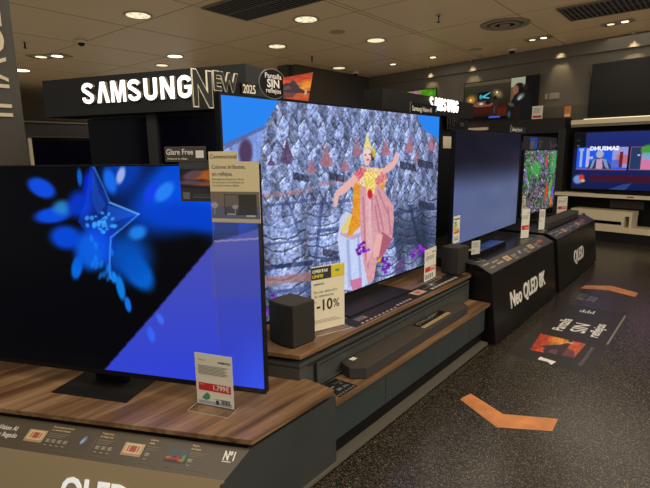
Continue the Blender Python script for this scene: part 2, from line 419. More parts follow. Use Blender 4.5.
# picture of the second screen: dancer before a tiled temple
H2 = [[494.078, -32.35, 230.554], [98.168, -254.234, 337.726], [.664, -.091, 1]]
p = Pic(380, 230, H2); u, v = p.u, p.v
up_half = np.clip((v - .40) * 8, 0, 1)
u0, v0 = u, v; u = u0 + .022 * (vn(u0 * 11, v0 * 7, 51) - .5) + .008 * (vn(u0 * 40, v0 * 26, 52) - .5); v = v0 + .040 * (vn(u0 * 9, v0 * 6, 53) - .5) + .016 * (vn(u0 * 36, v0 * 22, 54) - .5)
k1 = u * 13.5 + .18; rowh = .125
tri = np.abs((k1 % 1) - .5) * 2; rr_ = (v + tri * .075 + .03) / rowh; odd = np.floor(rr_) % 2
k2 = k1 + .5 * odd; f2_ = k2 % 1; tri = np.abs(f2_ - .5) * 2
rr_ = (v + tri * .075 + .03) / rowh; fr_ = rr_ % 1
gab = np.where(f2_ < .5, 1.10, .80) * (.84 + .24 * fr_); gab = np.where(fr_ > .90, gab * .55, gab); gab = np.where((fr_ > .82) & (fr_ < .90), gab * 1.14, gab); gab = np.where(((fr_ * 5) % 1) < .22, gab * .80, gab)
kc = (u * 6.3 + .35) + (v - .3) * .35; fc = kc % 1; colm = .58 + .62 * np.sin(np.pi * fc) ** .7
tier = (v + .035 * np.sin(np.pi * fc) + .02 * np.floor(kc)) * 17; ft = tier % 1
low = colm * np.where(ft < .16, .50, 1.0) * np.where(ft > .86, 1.18, 1.0) * (.86 + .2 * vn(u * 0 + np.floor(tier), v * 0 + np.floor(kc), 12))
light = gab * up_half + low * (1 - up_half)
u, v = u0, v0
n1 = vn(u * 230, v * 150, 3); n2 = vn(u * 110, v * 70, 4); n3 = vn(u * 9, v * 6, 5)
light = light * (.50 + .92 * (n1 * .5 + n2 * .5)) * (.88 + .24 * n3) * (.90 + .16 * np.clip(v, 0, 1)) * (1.04 - .22 * np.clip((u - .7) * 3, 0, 1))
base = np.zeros_like(p.c)
for j, cc in enumerate((146, 163, 214)): base[..., j] = cc * light
spk = vn(u * 260, v * 170, 8); warm = (spk > .84); base[warm] = base[warm] * .55 + np.array((185, 140, 112)) * .5
dk = vn(u * 200, v * 130, 9) < .2; base[dk] = base[dk] * .6 + np.array((14, 20, 40)) * .5
p.c = base
# the banded tiers of the towers in the lower left
for a0, a1, y0 in ((240, 318, 0), (270, 400, 1)):
    pass
for (x0, x1, yc, h_, col, al) in ((262, 312, 196, 4, (190, 130, 120), .5), (262, 314, 206, 3, (60, 70, 110), .6), (262, 320, 230, 5, (120, 150, 205), .4),
        (262, 318, 246, 3, (60, 64, 100), .6), (262, 312, 270, 5, (35, 45, 85), .7), (262, 318, 284, 9, (165, 115, 110), .7), (262, 318, 296, 5, (70, 90, 150), .6),
        (318, 345, 184, 3, (190, 120, 110), .5), (312, 350, 205, 3, (55, 65, 105), .6), (316, 345, 232, 4, (40, 50, 90), .6), (320, 340, 262, 4, (40, 46, 80), .7),
        (388, 438, 214, 4, (50, 66, 105), .55), (390, 436, 232, 4, (120, 150, 210), .4), (388, 436, 246, 5, (60, 80, 130), .5)):
    yy = yc - (p.x - x0) * .12
    p.put(((np.abs(p.y - yy) < h_ / 2) & (p.x > x0) & (p.x < x1)).astype(float), col, al)
# slanting roof edges of the niches
for (x0, y0, x1, y1, wd, col) in ((262, 175, 300, 150, 2, (205, 215, 240)), (300, 150, 318, 175, 2, (60, 70, 110)), (318, 150, 300, 200, 3, (70, 82, 125)), (340, 165, 360, 205, 3, (70, 82, 125)),
        (398, 165, 384, 208, 3, (60, 74, 120)), (402, 160, 425, 190, 2.5, (200, 210, 240)), (432, 150, 420, 190, 2.5, (64, 74, 115)), (240, 122, 262, 150, 2, (50, 62, 105)), (284, 126, 262, 152, 2, (210, 220, 245)),
        (284, 190, 300, 240, 3, (50, 62, 110)), (322, 200, 312, 290, 4, (45, 60, 110)), (388, 190, 400, 262, 5, (40, 50, 85)), (410, 205, 425, 265, 4, (36, 46, 76)), (395, 140, 412, 160, 2, (60, 70, 112))):
    L_ = math.hypot(x1 - x0, y1 - y0); dx, dy = (x1 - x0) / L_, (y1 - y0) / L_
    tt = (p.x - x0) * dx + (p.y - y0) * dy; dd = np.abs(-(p.x - x0) * dy + (p.y - y0) * dx)
    p.put(((tt > 0) & (tt < L_)) * np.clip(wd * .55 - dd, 0, 1), col, .55)
for (x, y, w_, h_) in ((244, 147, 12, 22), (286, 150, 14, 26), (326, 155, 14, 22), (357, 146, 9, 20), (345, 164, 10, 14), (386, 146, 10, 18), (410, 143, 10, 18), (432, 142, 9, 16), (417, 156, 6, 12), (311, 165, 10, 16), (270, 160, 8, 10)):
    col = (86, 62, 92) if x < 300 else (168, 112, 128)
    p.poly([(x - w_ / 2, y + h_ * .3), (x - w_ * .2, y - h_ * .1), (x, y - h_ * .6), (x + w_ * .2, y - h_ * .1), (x + w_ / 2, y + h_ * .3), (x + w_ * .3, y + h_ * .5), (x - w_ * .3, y + h_ * .5)], col, .85, tex=.2)
for (x, y) in ((300, 176), (336, 176), (408, 165), (426, 163), (330, 254), (427, 205)): p.poly([(x - 8, y - 5), (x + 8, y - 1), (x + 8, y + 6), (x - 8, y + 3)], (44, 46, 66), .75, tex=.4)
dkm = np.clip(1.15 - np.sqrt(((p.x - 418) / 27) ** 2 + ((p.y - 234) / 32) ** 2), 0, 1) * 1.3
p.put(dkm, (34, 42, 62), .68)
SKY = (38, 132, 240)
p.poly([(200, 80), (277, 80), (277, 99), (270, 112), (262, 126), (240, 136), (222, 144), (210, 170), (200, 170)], SKY)
p.poly([(222, 142), (262, 124), (264, 127), (222, 149)], (90, 104, 160), .9); p.poly([(225, 152), (240, 138), (262, 128), (258, 160), (225, 165)], (128, 160, 235), .8)
p.poly([(417, 100), (445, 100), (445, 140), (437, 137), (424, 128), (419, 118)], SKY)
p.ell(244, 151, 7, 14, 0, (80, 58, 92), .3)
# kneeling attendant in white
p.poly([(340, 222), (350, 214), (358, 216), (362, 232), (366, 244), (366, 262), (371, 284), (355, 292), (344, 292), (340, 262), (337, 240)], (196, 208, 242), 1, tex=.14)
p.poly([(346, 240), (349, 240), (352, 288), (348, 290)], (150, 164, 215), .7); p.poly([(357, 236), (359, 236), (362, 280), (359, 282)], (150, 164, 215), .7); p.poly([(340, 232), (352, 236), (364, 232), (364, 236), (352, 241), (340, 236)], (190, 90, 120), .35)
p.ell(347, 222, 8, 9, 0, (198, 205, 235), .2); p.poly([(340, 232), (350, 213), (352, 222), (344, 235)], (222, 205, 120)); p.poly([(350, 282), (362, 279), (362, 290), (352, 292)], (205, 60, 110), .6)
p.poly([(362, 240), (366, 238), (374, 272), (370, 278)], (40, 45, 60), .8)
# dancer
GOLD, PINK, SKIN = (226, 152, 44), (214, 156, 166), (232, 178, 172)
p.poly([(354, 172), (362, 172), (362, 225), (352, 236), (346, 238), (352, 215)], GOLD, tex=.2); p.poly([(378, 172), (386, 170), (384, 200), (377, 190)], GOLD, tex=.2)
p.poly([(368, 235), (384, 250), (381, 263), (368, 267)], (226, 172, 40), tex=.2)
p.poly([(360, 186), (379, 184), (394, 206), (394, 222), (392, 243), (383, 256), (377, 262), (374, 281), (368, 286), (363, 262), (360, 225)], PINK, 1, tex=.16)
for (x0, y0, x1, y1) in ((363, 196, 366, 262), (372, 192, 371, 250), (378, 190, 388, 214), (376, 196, 384, 232), (375, 205, 380, 236), (388, 206, 391, 236), (368, 200, 368, 270)):
    L_ = math.hypot(x1 - x0, y1 - y0); dx, dy = (x1 - x0) / L_, (y1 - y0) / L_
    tt = (p.x - x0) * dx + (p.y - y0) * dy; dd = np.abs(-(p.x - x0) * dy + (p.y - y0) * dx)
    p.put(((tt > 0) & (tt < L_)) * np.clip(1.3 - dd, 0, 1), (168, 96, 118), .6)
p.poly([(382, 232), (393, 240), (384, 256), (377, 262), (376, 250)], (165, 85, 110), .9)
p.poly([(378, 233), (383, 236), (379, 258), (374, 259), (373, 250)], SKIN, .95)
p.poly([(366, 190), (371, 190), (373, 250), (367, 266)], (238, 198, 200), .6, tex=.15)
p.poly([(351, 177), (361, 166), (384, 168), (388, 180), (378, 186), (368, 188), (358, 184)], (232, 196, 150), 1, tex=.5)
p.poly([(351, 177), (361, 166), (367, 170), (358, 182)], (205, 70, 110), .75, tex=.6); p.poly([(384, 168), (388, 178), (378, 186), (374, 182)], (215, 90, 120), .65, tex=.6)
p.poly([(364, 172), (376, 172), (375, 194), (367, 194)], (240, 215, 110), .85, tex=.4); p.ell(370, 194, 2.5, 5, 0, (200, 30, 60))
p.poly([(354, 174), (358, 180), (345, 193), (339, 196), (337, 205), (334, 208), (333, 199), (337, 190)], SKIN)
p.poly([(384, 174), (381, 170), (393, 160), (396, 151), (399, 152), (398, 162), (391, 170)], SKIN)
p.ell(367.5, 154, 4.6, 7.2, 0, (240, 205, 205), .18); p.ell(367, 160, 3, 5, 0, (235, 190, 185), .2); p.ell(373, 155, 2, 5, 0, (50, 40, 55), .3)
p.poly([(363, 149), (366, 139), (367.5, 129), (369, 139), (373, 150), (368, 146)], (232, 214, 128), tex=.2); p.ell(368, 159, 1.3, 1, 0, (200, 30, 60)); p.ell(365.5, 154, 1, .8, 0, (50, 40, 60)); p.ell(370, 153.5, 1, .8, 0, (50, 40, 60)); p.ell(374, 152, 2, 5, 0, (235, 205, 60), .4, .8)
for (x, y, r_) in ((362, 246, 5), (366, 250, 4), (359, 253, 4), (385, 263, 4), (389, 268, 3.6), (384, 272, 3), (418, 249, 4.5), (423, 253, 4), (414, 256, 3), (271, 300, 4), (266, 314, 3)):
    for k in range(6): p.ell(x + RND.uniform(-r_, r_) * .7, y + RND.uniform(-r_, r_) * .7, 1.6, 1.4, 0, RND.choice(((120, 30, 180), (150, 50, 210), (90, 20, 130))), .4)
p.poly([(395, 268), (402, 258), (405, 258), (405, 276), (396, 278)], (86, 66, 120), .7)
tv2 = tv('television', 'very large television with temple dancer picture behind the discount card', ((-1.847 - 1.881) / 2, 2.6), radians(89.1), 2.21, 1.217, .62, p, bez=.012, bb=.014)
obj('stand_plate', MB().box(-.36, .36, -.20, .12, -.054, -.044), STANDB, tv2, bevel=.002)
obj('stand_neck', MB().box(-.20, .20, .010, .07, -.044, .05), STANDB, tv2)

# third screen: dim blue grey card with darker top
p = Pic(60, 80); v = p.v; t_ = np.clip((v - .42) / .35, 0, 1); t_ = t_ * t_ * (3 - 2 * t_)
for j, (a0, a1) in enumerate(((90, 22), (101, 23), (140, 35))): p.c[..., j] = a0 + (a1 - a0) * t_ + (vn(p.u * 5, v * 7, 2) - .5) * 6
p.c[..., 2] += (.5 - p.u) * 8 * (1 - t_)
tv3 = tv('television', 'large television showing plain grey blue picture above the 8K podium', (-1.76, 4.64), radians(90.6), 1.69, .985, .745, p, bez=.007, bb=.008)
obj('stand_plate', MB().box(-.42, .40, -.03, .16, -.097, -.085), STANDB, tv3, bevel=.002)
obj('stand_neck', MB().box(-.22, .22, .010, .07, -.085, .05), STANDB, tv3)

# fourth screen: tropical plants and birds
H4 = [[131.776, -8.916, 526.534], [26.683, -70.07, 215.928], [.18, -.025, 1]]
p = Pic(150, 110); u, v = p.u, p.v
a = vn(u * 26, v * 18, 21); bb_ = vn(u * 60, v * 44, 22); cc = vn(u * 14, v * 7, 23)
p.c[..., 0] = 70 + 110 * (bb_ - .3); p.c[..., 1] = 66 + 90 * (bb_ - .3); p.c[..., 2] = 72 + 100 * (bb_ - .3)
g = np.clip((cc - .42) * 4, 0, 1) * np.where(v > .45, 1, .35); p.put(g, (48, 135, 52), .8)
p.put((a > .78).astype(float), (150, 120, 210), .8); p.put((vn(u * 40, v * 28, 25) > .86).astype(float), (230, 220, 225), .8); p.put((vn(u * 34, v * 24, 26) < .16).astype(float), (14, 20, 16), .8)
p.c = p.c * (.45 + .9 * vn(u * 75, v * 52, 27))[..., None]
p.ell(.72, .30, .035, .17, -6, (215, 60, 34), .3); p.ell(.66, .83, .03, .10, -10, (215, 60, 50), .3); p.ell(.84, .35, .045, .16, -12, (80, 190, 60), .4, .8); p.ell(.93, .28, .03, .12, 0, (120, 70, 220), .4, .9)
p.ell(.90, .80, .10, .22, 0, (70, 180, 85), .5, .6); p.ell(.35, .72, .14, .12, 0, (70, 190, 80), .5, .6); p.ell(.90, .10, .04, .09, 0, (225, 120, 40), .4, .8)
tv4 = tv('television', 'small looking television showing green plants and red birds, on farthest podium', (-1.87, 6.66), radians(90), 1.43, .81, .75, p, bez=.012, bb=.014)
obj('stand_plate', MB().box(-.25, .25, -.12, .14, -.097, -.085), STANDB, tv4)
obj('stand_neck', MB().box(-.12, .12, .010, .06, -.085, .05), STANDB, tv4)

# ------------------------------------------------------------------ near platform (angled end of the display row)
DP = Vector((cos(radians(26.6)), sin(radians(26.6)), 0))       # along its front edge, towards the aisle
PB = Vector((-1.343, 1.146, 0))
pf = thing('display_platform', 'near wood topped display platform with angled tan front and grey side', 'platform', (-2.2, 1.1, 0))
def along(s, back=0): q_ = PB - DP * s + Vector((-DP.y, DP.x, 0)) * back; return (q_.x, q_.y)
top = [along(0), (-1.347, 1.677), (-1.53, 1.68), (-1.56, 1.632), (-2.2, 1.395), (-3.10, 1.06), along(2.2, .5), along(2.2)]
obj('wood_top', MB().prism(top, .408, .43), WOOD, pf, bevel=.001, world=True)
inner = [along(.035, .012), (-1.382, 1.665), (-1.55, 1.662), along(2.18, .48), along(2.18, .012)]
obj('shadow_gap', MB().prism(inner, .380, .408), BLACK, pf, world=True)
X0 = -1.355
obj('side_panel', MB().profile_x([(1.150, .386), (1.700, .386), (1.700, .028), (.93, .028), (1.000, .305), (1.019, .323)], X0 - .018, X0), PANEL, pf, world=True)
# sloping front, in a frame along the front edge: strip then steeper tan board
def lift(poly, s0, s1):    # profile (out, z) swept along the front edge; out is measured towards the viewer
    mb = MB(); n_ = Vector((DP.y, -DP.x, 0)); vs = []
    for s in (s0, s1):
        vs.append([mb.bm.verts.new(Vector((PB.x, PB.y, 0)) - DP * s + n_ * o_ + Vector((0, 0, z_)) + DP * (-.0)) for o_, z_ in poly])
    n = len(poly)
    mb.bm.faces.new(vs[0]); mb.bm.faces.new(vs[1][::-1])
    for i in range(n): mb.bm.faces.new((vs[0][i], vs[0][(i + 1) % n], vs[1][(i + 1) % n], vs[1][i]))
    return mb
def slanted(name, pts_right, pts_left, m, th=.02):
    # a sloping board whose right end lies in the side panel plane
    mb = MB(); a_, b_ = pts_right; c_, d_ = pts_left
    q_ = [Vector(a_), Vector(b_), Vector(d_), Vector(c_)]; n_ = (q_[1] - q_[0]).cross(q_[3] - q_[0]).normalized()
    if n_.z < 0: n_ = -n_
    hi = [mb.bm.verts.new(x) for x in q_]; lo = [mb.bm.verts.new(x - n_ * th) for x in q_]
    mb.bm.faces.new(hi); mb.bm.faces.new(lo[::-1])
    for i in range(4): mb.bm.faces.new((hi[i], lo[i], lo[(i + 1) % 4], hi[(i + 1) % 4]))
    return obj(name, mb, m, pf, world=True), n_
LEN = 2.2
ra = Vector((X0, 1.150, .386)); rb = Vector((X0, 1.013, .322)); rc = Vector((X0, .90, .03))
la, lb, lc = ra - DP * LEN, rb - DP * LEN, rc - DP * LEN
_, nS = slanted('info_strip', (ra, rb), (la, lb), STRIP)
_, nT = slanted('front_board', (rb, rc), (lb, lc), TAN)
upS = (ra - rb) - (ra - rb).dot(DP) * DP; upS.normalize(); upT = (rb - rc) - (rb - rc).dot(DP) * DP; upT.normalize()
FS = frame(rb + nS * .0008, DP, upS); FT = frame(rb + nT * .0008, DP, upT)     # origins at the strip/board joint, right end
hS = (ra - rb).dot(upS)
obj('base_plinth', MB().box(-1.50, -1.345, .92, 1.700, .010, .030), mat('plinth_grey', (.125, .115, .092, 1), .42), pf, bevel=.001, world=True)
obj('plinth_foot', MB().box(-1.50, -1.37, .92, 1.700, 0, .010), BLACK, pf, world=True)
# prints on the near info strip
m = MB(); m.text('Samsung Vision AI', .030, FS @ Matrix.Translation((-1.02, .078, 0)), align='RIGHT', bold=.01, sx=.9)
m.text('ha llegado', .030, FS @ Matrix.Translation((-1.00, .047, 0)), align='RIGHT', bold=.01, sx=.9)
m.text('Nº1', .052, FS @ Matrix.Translation((-.040, .080, 0)), bold=.035, sx=.62)
flat(m, FS, -.040, .071, -.002, .074)
obj('white_lettering', m, WHITE, pf, world=True)
m = MB()
for x, a_, b_ in ((-.855, 'IA que mejora tu imagen', 'y tu sonido al instante'), (-.610, 'Traducciones', 'en tiempo real'), (-.376, 'Colores', 'reales'), (-.185, 'Mejora', 'de imagen')):
    m.text(a_, .0125, FS @ Matrix.Translation((x, .116, 0)), bold=.02, sx=.85); m.text(b_, .0125, FS @ Matrix.Translation((x, .102, 0)), bold=.02, sx=.85)
obj('peach_headings', m, TITLEINK, pf, world=True)
m = MB()
for x, wd in ((-.855, .10), (-.610, .075), (-.376, .06), (-.185, .085)):
    for k in range(3): flat(m, FS, x, .088 - k * .008, x + wd * (1 - .12 * k), .0915 - k * .008)
flat(m, FS, -.622, .04, -.620, .10); flat(m, FS, -.80, .018, -.06, .0192)
obj('small_print_lines', m, mat('dim_small_print', (.20, .165, .12, 1), .5), pf, world=True)
m = MB()
for x0, n in ((-.850, 4), (-.604, 3), (-.372, 1), (-.180, 1)):
    for k in range(n):
        x = x0 + k * .029; flat(m, FS, x, .050, x + .018, .052); flat(m, FS, x, .062, x + .018, .064); flat(m, FS, x, .05, x + .002, .064); flat(m, FS, x + .016, .05, x + .018, .064)
        flat(m, FS, x + .005, .054, x + .012, .060); flat(m, FS, x + .002, .036, x + .015, .0385)
obj('icons', m, mat('pale_icons', (.45, .40, .32, 1), .5), pf, world=True)
def minipic(x, y, w_, h_, kind, parent, F_, name='printed_picture'):
    q_ = Pic(26, 18)
    if kind == 'room':
        q_.c[:] = (190, 165, 130); q_.rect(.12, .2, .88, .9, (215, 190, 150)); q_.rect(.2, .3, .8, .8, (150, 90, 60)); q_.rect(.36, .4, .64, .72, (190, 70, 45)); q_.rect(0, 0, 1, .2, (170, 140, 110)); q_.rect(.3, .3, .34, .8, (225, 215, 200)); q_.rect(.68, .3, .72, .8, (225, 215, 200))
    elif kind == 'race':
        q_.c[:] = (70, 84, 92); q_.rect(0, 0, 1, .4, (60, 50, 52)); q_.ell(.4, .35, .3, .14, 10, (185, 50, 40)); q_.ell(.42, .4, .12, .08, 0, (40, 60, 100)); q_.ell(.86, .35, .08, .3, 0, (80, 150, 80)); q_.ell(.12, .3, .1, .1, 0, (190, 110, 60)); q_.ell(.72, .2, .12, .1, 0, (200, 80, 60))
    elif kind == 'blue':
        q_.c[:] = (84, 72, 60); q_.ell(.55, .6, .2, .34, -25, (110, 150, 200)); q_.ell(.45, .5, .1, .2, -25, (150, 190, 230))
    else:
        q_.c[:] = (200, 100, 50); q_.rect(0, 0, 1, .4, (70, 50, 80)); q_.ell(.5, .5, .3, .2, 0, (110, 60, 70))
    mt = F_ @ Matrix.Translation((x, y, .0005)) @ Matrix(((1, 0, 0, 0), (0, 0, 1, 0), (0, 1, 0, 0), (0, 0, 0, 1)))
    if parent: mt = Matrix.Translation(parent.location).inverted() @ mt
    return q_.build(name, PRINT, parent, w_, h_, 0, 0, 0, mt)
for x, kd in ((-.958, 'room'), (-.480, 'room'), (-.280, 'race')): minipic(x, .041, .092 if kd != 'blue' else .05, .055, kd, pf, FS)
minipic(-.70, .045, .045, .055, 'blue', pf, FS)
# big letters on the tan board
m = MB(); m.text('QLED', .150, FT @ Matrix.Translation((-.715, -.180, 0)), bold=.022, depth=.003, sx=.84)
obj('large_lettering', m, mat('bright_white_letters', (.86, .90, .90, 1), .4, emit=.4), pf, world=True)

# ------------------------------------------------------------------ long two level bench behind it
bn = thing('display_bench', 'long grey two level display bench with walnut ledges and drawers', 'display bench', (-1.8, 2.7, 0))
obj('upper_wood_top', MB().prism([(-1.530, 1.640), (-1.515, 3.675), (-1.60, 3.815), (-2.32, 3.815), (-2.32, 1.345)], .543, .565), WOOD, bn, bevel=.001, world=True)
obj('shadow_gap', MB().prism([(-1.562, 1.665), (-1.55, 3.66), (-2.30, 3.66), (-2.30, 1.39)], .519, .543), BLACK, bn, world=True)
b = MB(); b.prism([(-1.538, 1.642), (-1.525, 3.67), (-2.30, 3.67), (-2.30, 1.36)], .500, .519)
b.prism([(-1.545, 1.648), (-1.532, 3.67), (-2.30, 3.67), (-2.30, 1.365)], .490, .500)
b.prism([(-1.538, 1.642), (-1.525, 3.67), (-2.30, 3.67), (-2.30, 1.36)], .03, .490); obj('upper_body', b, GREY, bn, world=True)
b = MB(); X = -1.533
b.box(X, X + .010, 1.76, 3.62, .475, .487); b.box(X, X + .010, 1.76, 1.775, .36, .475); b.box(X + .002, X + .012, 1.76, 3.62, .36, .366)
obj('panel_molding', b, GREY, bn, world=True)
b = MB(); b.box(X + .0005, X + .0085, 1.70, 3.66, .489, .495); b.box(X, X + .0105, 1.775, 3.62, .470, .4745); b.box(X, X + .0085, 1.748, 1.752, .36, .487)
obj('groove_line', b, mat('groove_black', (.008, .008, .008, 1), .7), bn, world=True)
b = MB(); b.box(-1.5325, -1.5245, 1.71, 3.66, .3505, .362); obj('lower_shadow_gap', b, BLACK, bn, world=True)
b = MB(); b.box(-1.56, -1.352, 1.6995, 3.695, .328, .350); obj('lower_wood_shelf', b, WOOD, bn, bevel=.001, world=True)
for i, (y0, y1) in enumerate(((1.70, 2.188), (2.192, 2.778), (2.782, 3.368), (3.372, 3.66))):
    obj('drawer', MB().box(-1.53, -1.378, y0, y1, .122, .320), TEAL, bn, bevel=.0015, world=True)
obj('drawer_recess', MB().box(-1.53, -1.40, 1.70, 3.66, .034, .328), BLACK, bn, world=True)
obj('base_plinth', MB().box(-1.53, -1.345, 1.701, 3.66, .010, .032), mat('plinth_grey', (.125, .115, .092, 1), .42), bn, bevel=.001, world=True)
obj('plinth_foot', MB().box(-1.53, -1.37, 1.701, 3.66, 0, .010), BLACK, bn, world=True)
# black info strip printed along the upper top
TS = frame((-1.53, 0, .5656), (0, 1, 0), (-1, 0, 0))
m = MB(); flat(m, TS, 2.13, .012, 3.64, .145, .0006); obj('black_info_strip', m, STANDB, bn, world=True)
m = MB()
for k in range(9): flat(m, TS, 2.20 + k * .045, .020, 2.225 + k * .045, .032, .0012)
for k in range(5): flat(m, TS, 2.62 + k * .04, .030, 2.64 + k * .04, .05, .0012)
for k in range(8): flat(m, TS, 3.10 + k * .055, .030, 3.14 + k * .055, .055, .0012)
m.text('IA que mejora tu sonido', .02, TS @ Matrix.Translation((3.06, .08, .0012)))
obj('icons', m, mat('pale_icons', (0, 0, 0, 1)), bn, world=True)
tp = Matrix.Translation((0, 0, .0008)) @ TS
minipic(2.90, .035, .13, .08, 'room', bn, tp); minipic(2.22, .055, .10, .05, 'race', bn, tp)
minipic(3.16, .07, .09, .05, 'blue', bn, tp)

# dark leaflet card lying on the lower ledge
lc_ = thing('info_card', 'dark information leaflet lying flat on the lower ledge beside the soundbar', 'card', (-1.45, 1.815, .350))
obj('card', MB().prism([(-1.521, 1.805), (-1.514, 1.898), (-1.371, 1.905), (-1.372, 1.745)], .3502, .3515), STANDB, lc_, world=True)
LS = frame((-1.372, 0, .3516), (0, 1, 0), (-1, 0, 0)); m = MB()
for k in range(7): flat(m, LS, 1.755 + k * .021, .008, 1.765 + k * .021, .018)
m.text('Sonido', .022, LS @ Matrix.Translation((1.84, .10, 0))); flat(m, LS, 1.80, .04, 1.83, .06); flat(m, LS, 1.845, .04, 1.885, .046); flat(m, LS, 1.845, .052, 1.875, .056); flat(m, LS, 1.79, .085, 1.82, .095)
obj('white_print', m, INKG, lc_, world=True)
m = MB(); flat(m, LS, 1.805, .045, 1.822, .055, .001); flat(m, LS, 1.86, .075, 1.88, .09, .001); obj('blue_print', m, mat('muted_blue_print', (.06, .14, .20, 1)), lc_, world=True)

# ------------------------------------------------------------------ soundbars
def soundbar(name, label, poly, z0, h, lab=None):
    cx = sum(p_[0] for p_ in poly) / len(poly); cy = sum(p_[1] for p_ in poly) / len(poly)
    t = thing(name, label, 'soundbar', (cx, cy, z0))
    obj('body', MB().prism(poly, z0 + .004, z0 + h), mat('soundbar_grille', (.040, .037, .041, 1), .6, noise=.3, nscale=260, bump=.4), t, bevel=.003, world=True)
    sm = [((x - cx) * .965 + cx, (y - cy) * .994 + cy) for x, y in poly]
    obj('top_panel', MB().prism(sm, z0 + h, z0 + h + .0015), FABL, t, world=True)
    obj('rubber_foot', MB().prism([((x - cx) * .8 + cx, (y - cy) * .9 + cy) for x, y in poly], z0 + .0002, z0 + .004), BLACK, t, world=True)
    return t
sb = soundbar('soundbar', 'long dark soundbar with angled ends lying on the lower walnut ledge',
              [(-1.525, 1.965), (-1.448, 1.935), (-1.376, 1.995), (-1.388, 3.335), (-1.460, 3.398), (-1.528, 3.345)], .350, .066)
TB = frame((-1.40, 0, .4178), (0, 1, 0), (-1, 0, 0)); m = MB()
flat(m, TB, 2.71, .050, 3.10, .105); obj('black_label', m, BLACK, sb, world=True)
m = MB(); flat(m, TB, 2.71, .012, 3.10, .042); obj('gold_label', m, mat('tan_sticker', (.38, .27, .13, 1), .5), sb, world=True)
m = MB(); flat(m, TB, 2.02, .085, 2.06, .115); obj('badge', m, WHITE, sb, world=True)
m = MB(); m.text('Q-SYMPHONY', .035, TB @ Matrix.Translation((2.73, .066, .0008)), sx=1.2)
flat(m, TB, 2.74, .09, 2.85, .095, .0009); flat(m, TB, 2.9, .09, 3.05, .095, .0009); obj('label_print', m, INKG, sb, world=True)
soundbar('soundbar', 'black soundbar lying on the farthest podium below the plant picture',
         [(-1.68, 5.98), (-1.60, 5.83), (-1.52, 5.86), (-1.49, 7.15), (-1.54, 7.38), (-1.68, 7.42)], .648, .075)

# speakers with gently curved front
def speaker(label, c, rz, wd, dp, h):
    t = thing('wireless_speaker', label, 'speaker', c, rz, 'cube shaped rear speakers on the upper ledge')
    poly = [(-wd / 2, dp / 2), (-wd / 2, -dp / 2 + .012)] + [(-wd / 2 + wd * k / 8, -dp / 2 - .014 * sin(pi * k / 8)) for k in range(9)] + [(wd / 2, -dp / 2 + .012), (wd / 2, dp / 2)]
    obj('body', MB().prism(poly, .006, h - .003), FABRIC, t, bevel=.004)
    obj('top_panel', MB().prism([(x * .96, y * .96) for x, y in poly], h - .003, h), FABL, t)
    obj('base', MB().prism([(x * .93, y * .93) for x, y in poly], 0, .006), BLACK, t)
    return t
speaker('brown black box speaker beside the yellow headed discount card', (-1.697, 1.762, .565), radians(-3), .185, .16, .230)
speaker('brown black box speaker at the far end of the upper ledge, next to podium', (-1.660, 3.680, .565), radians(-3), .15, .18, .222)

# ------------------------------------------------------------------ podiums
def podium(label, y0, y1, words, size, ty, tz, sx, endcut=.12):
    t = thing('display_podium', label, 'podium', (-1.6, (y0 + y1) / 2, 0))
    XT, XB, zt = -1.355, -1.290, .59
    prof = [(XB, .02), (XT, zt - .003), (-1.475, .647), (-2.32, .647), (-2.32, .02)]
    mb = MB()
    a_ = [mb.bm.verts.new((x, y0 if x > -1.48 else y0 + endcut, z)) for x, z in prof]
    c_ = [mb.bm.verts.new((x, y1, z)) for x, z in prof]
    mb.bm.faces.new(a_); mb.bm.faces.new(c_[::-1])
    for i in range(5): mb.bm.faces.new((a_[i], a_[(i + 1) % 5], c_[(i + 1) % 5], c_[i]))
    obj('cabinet', mb, mat('podium_black', (.007, .0068, .007, 1), .33, noise=.1, nscale=4), t, world=True)
    obj('kick_plate', MB().box(-2.2, XB - .03, y0 + .13, y1 - .02, 0, .02), BLACK, t, world=True)
    up_ = Vector((-.12, 0, .060)); F_ = frame((XT, y0, zt), (0, 1, 0), up_)
    m = MB(); flat(m, F_, .0, .002, y1 - y0, .132, .0010); obj('info_strip', m, mat('podium_info_strip', (.045, .035, .026, 1), .4), t, world=True)
    m = MB(); P = Matrix.Translation((0, 0, .0011)) @ F_; L_ = y1 - y0
    flat(m, P, .05, .095, .17, .105); flat(m, P, .10, .045, .2, .055); flat(m, P, .22, .085, .36, .095); flat(m, P, .27, .05, .40, .066)
    for k in range(int((L_ - .6) / .33)):
        x = .5 + k * .33
        m.text('IA 4K', .03, P @ Matrix.Translation((x + .13, .085, 0)), sx=.9)
        for j in range(3): flat(m, P, x + .13, .07 - j * .011, x + .25 - j * .02, .075 - j * .011)
        for j in range(2): flat(m, P, x + .14 + j * .05, .02, x + .165 + j * .05, .034)
    obj('white_print', m, mat('podium_print', (.42, .36, .28, 1), .5), t, world=True)
    for k in range(int((L_ - .6) / .33) + 1):
        x = .46 + k * .33; minipic(x, .035, .12, .06, ('room', 'blue', 'room', 'sunset', 'room')[k % 5], t, P)
    F2 = frame((XB + .0015, 0, .02), (0, 1, 0), (-.065, 0, .567))
    m = MB(); m.text(words, size, F2 @ Matrix.Translation((ty, tz - .02, 0)), bold=.022, depth=.003, sx=sx); obj('lettering', m, WHITE, t, world=True)
    return t
podium('black podium lettered with 8K, standing at the end of the wooden bench', 3.69, 5.455, 'Neo QLED 8K', .20, 4.07, .215, .83, .16)
podium('black podium lettered with four capitals only, farthest along the aisle', 5.60, 7.52, 'QLED', .21, 6.29, .205, .93, .06)

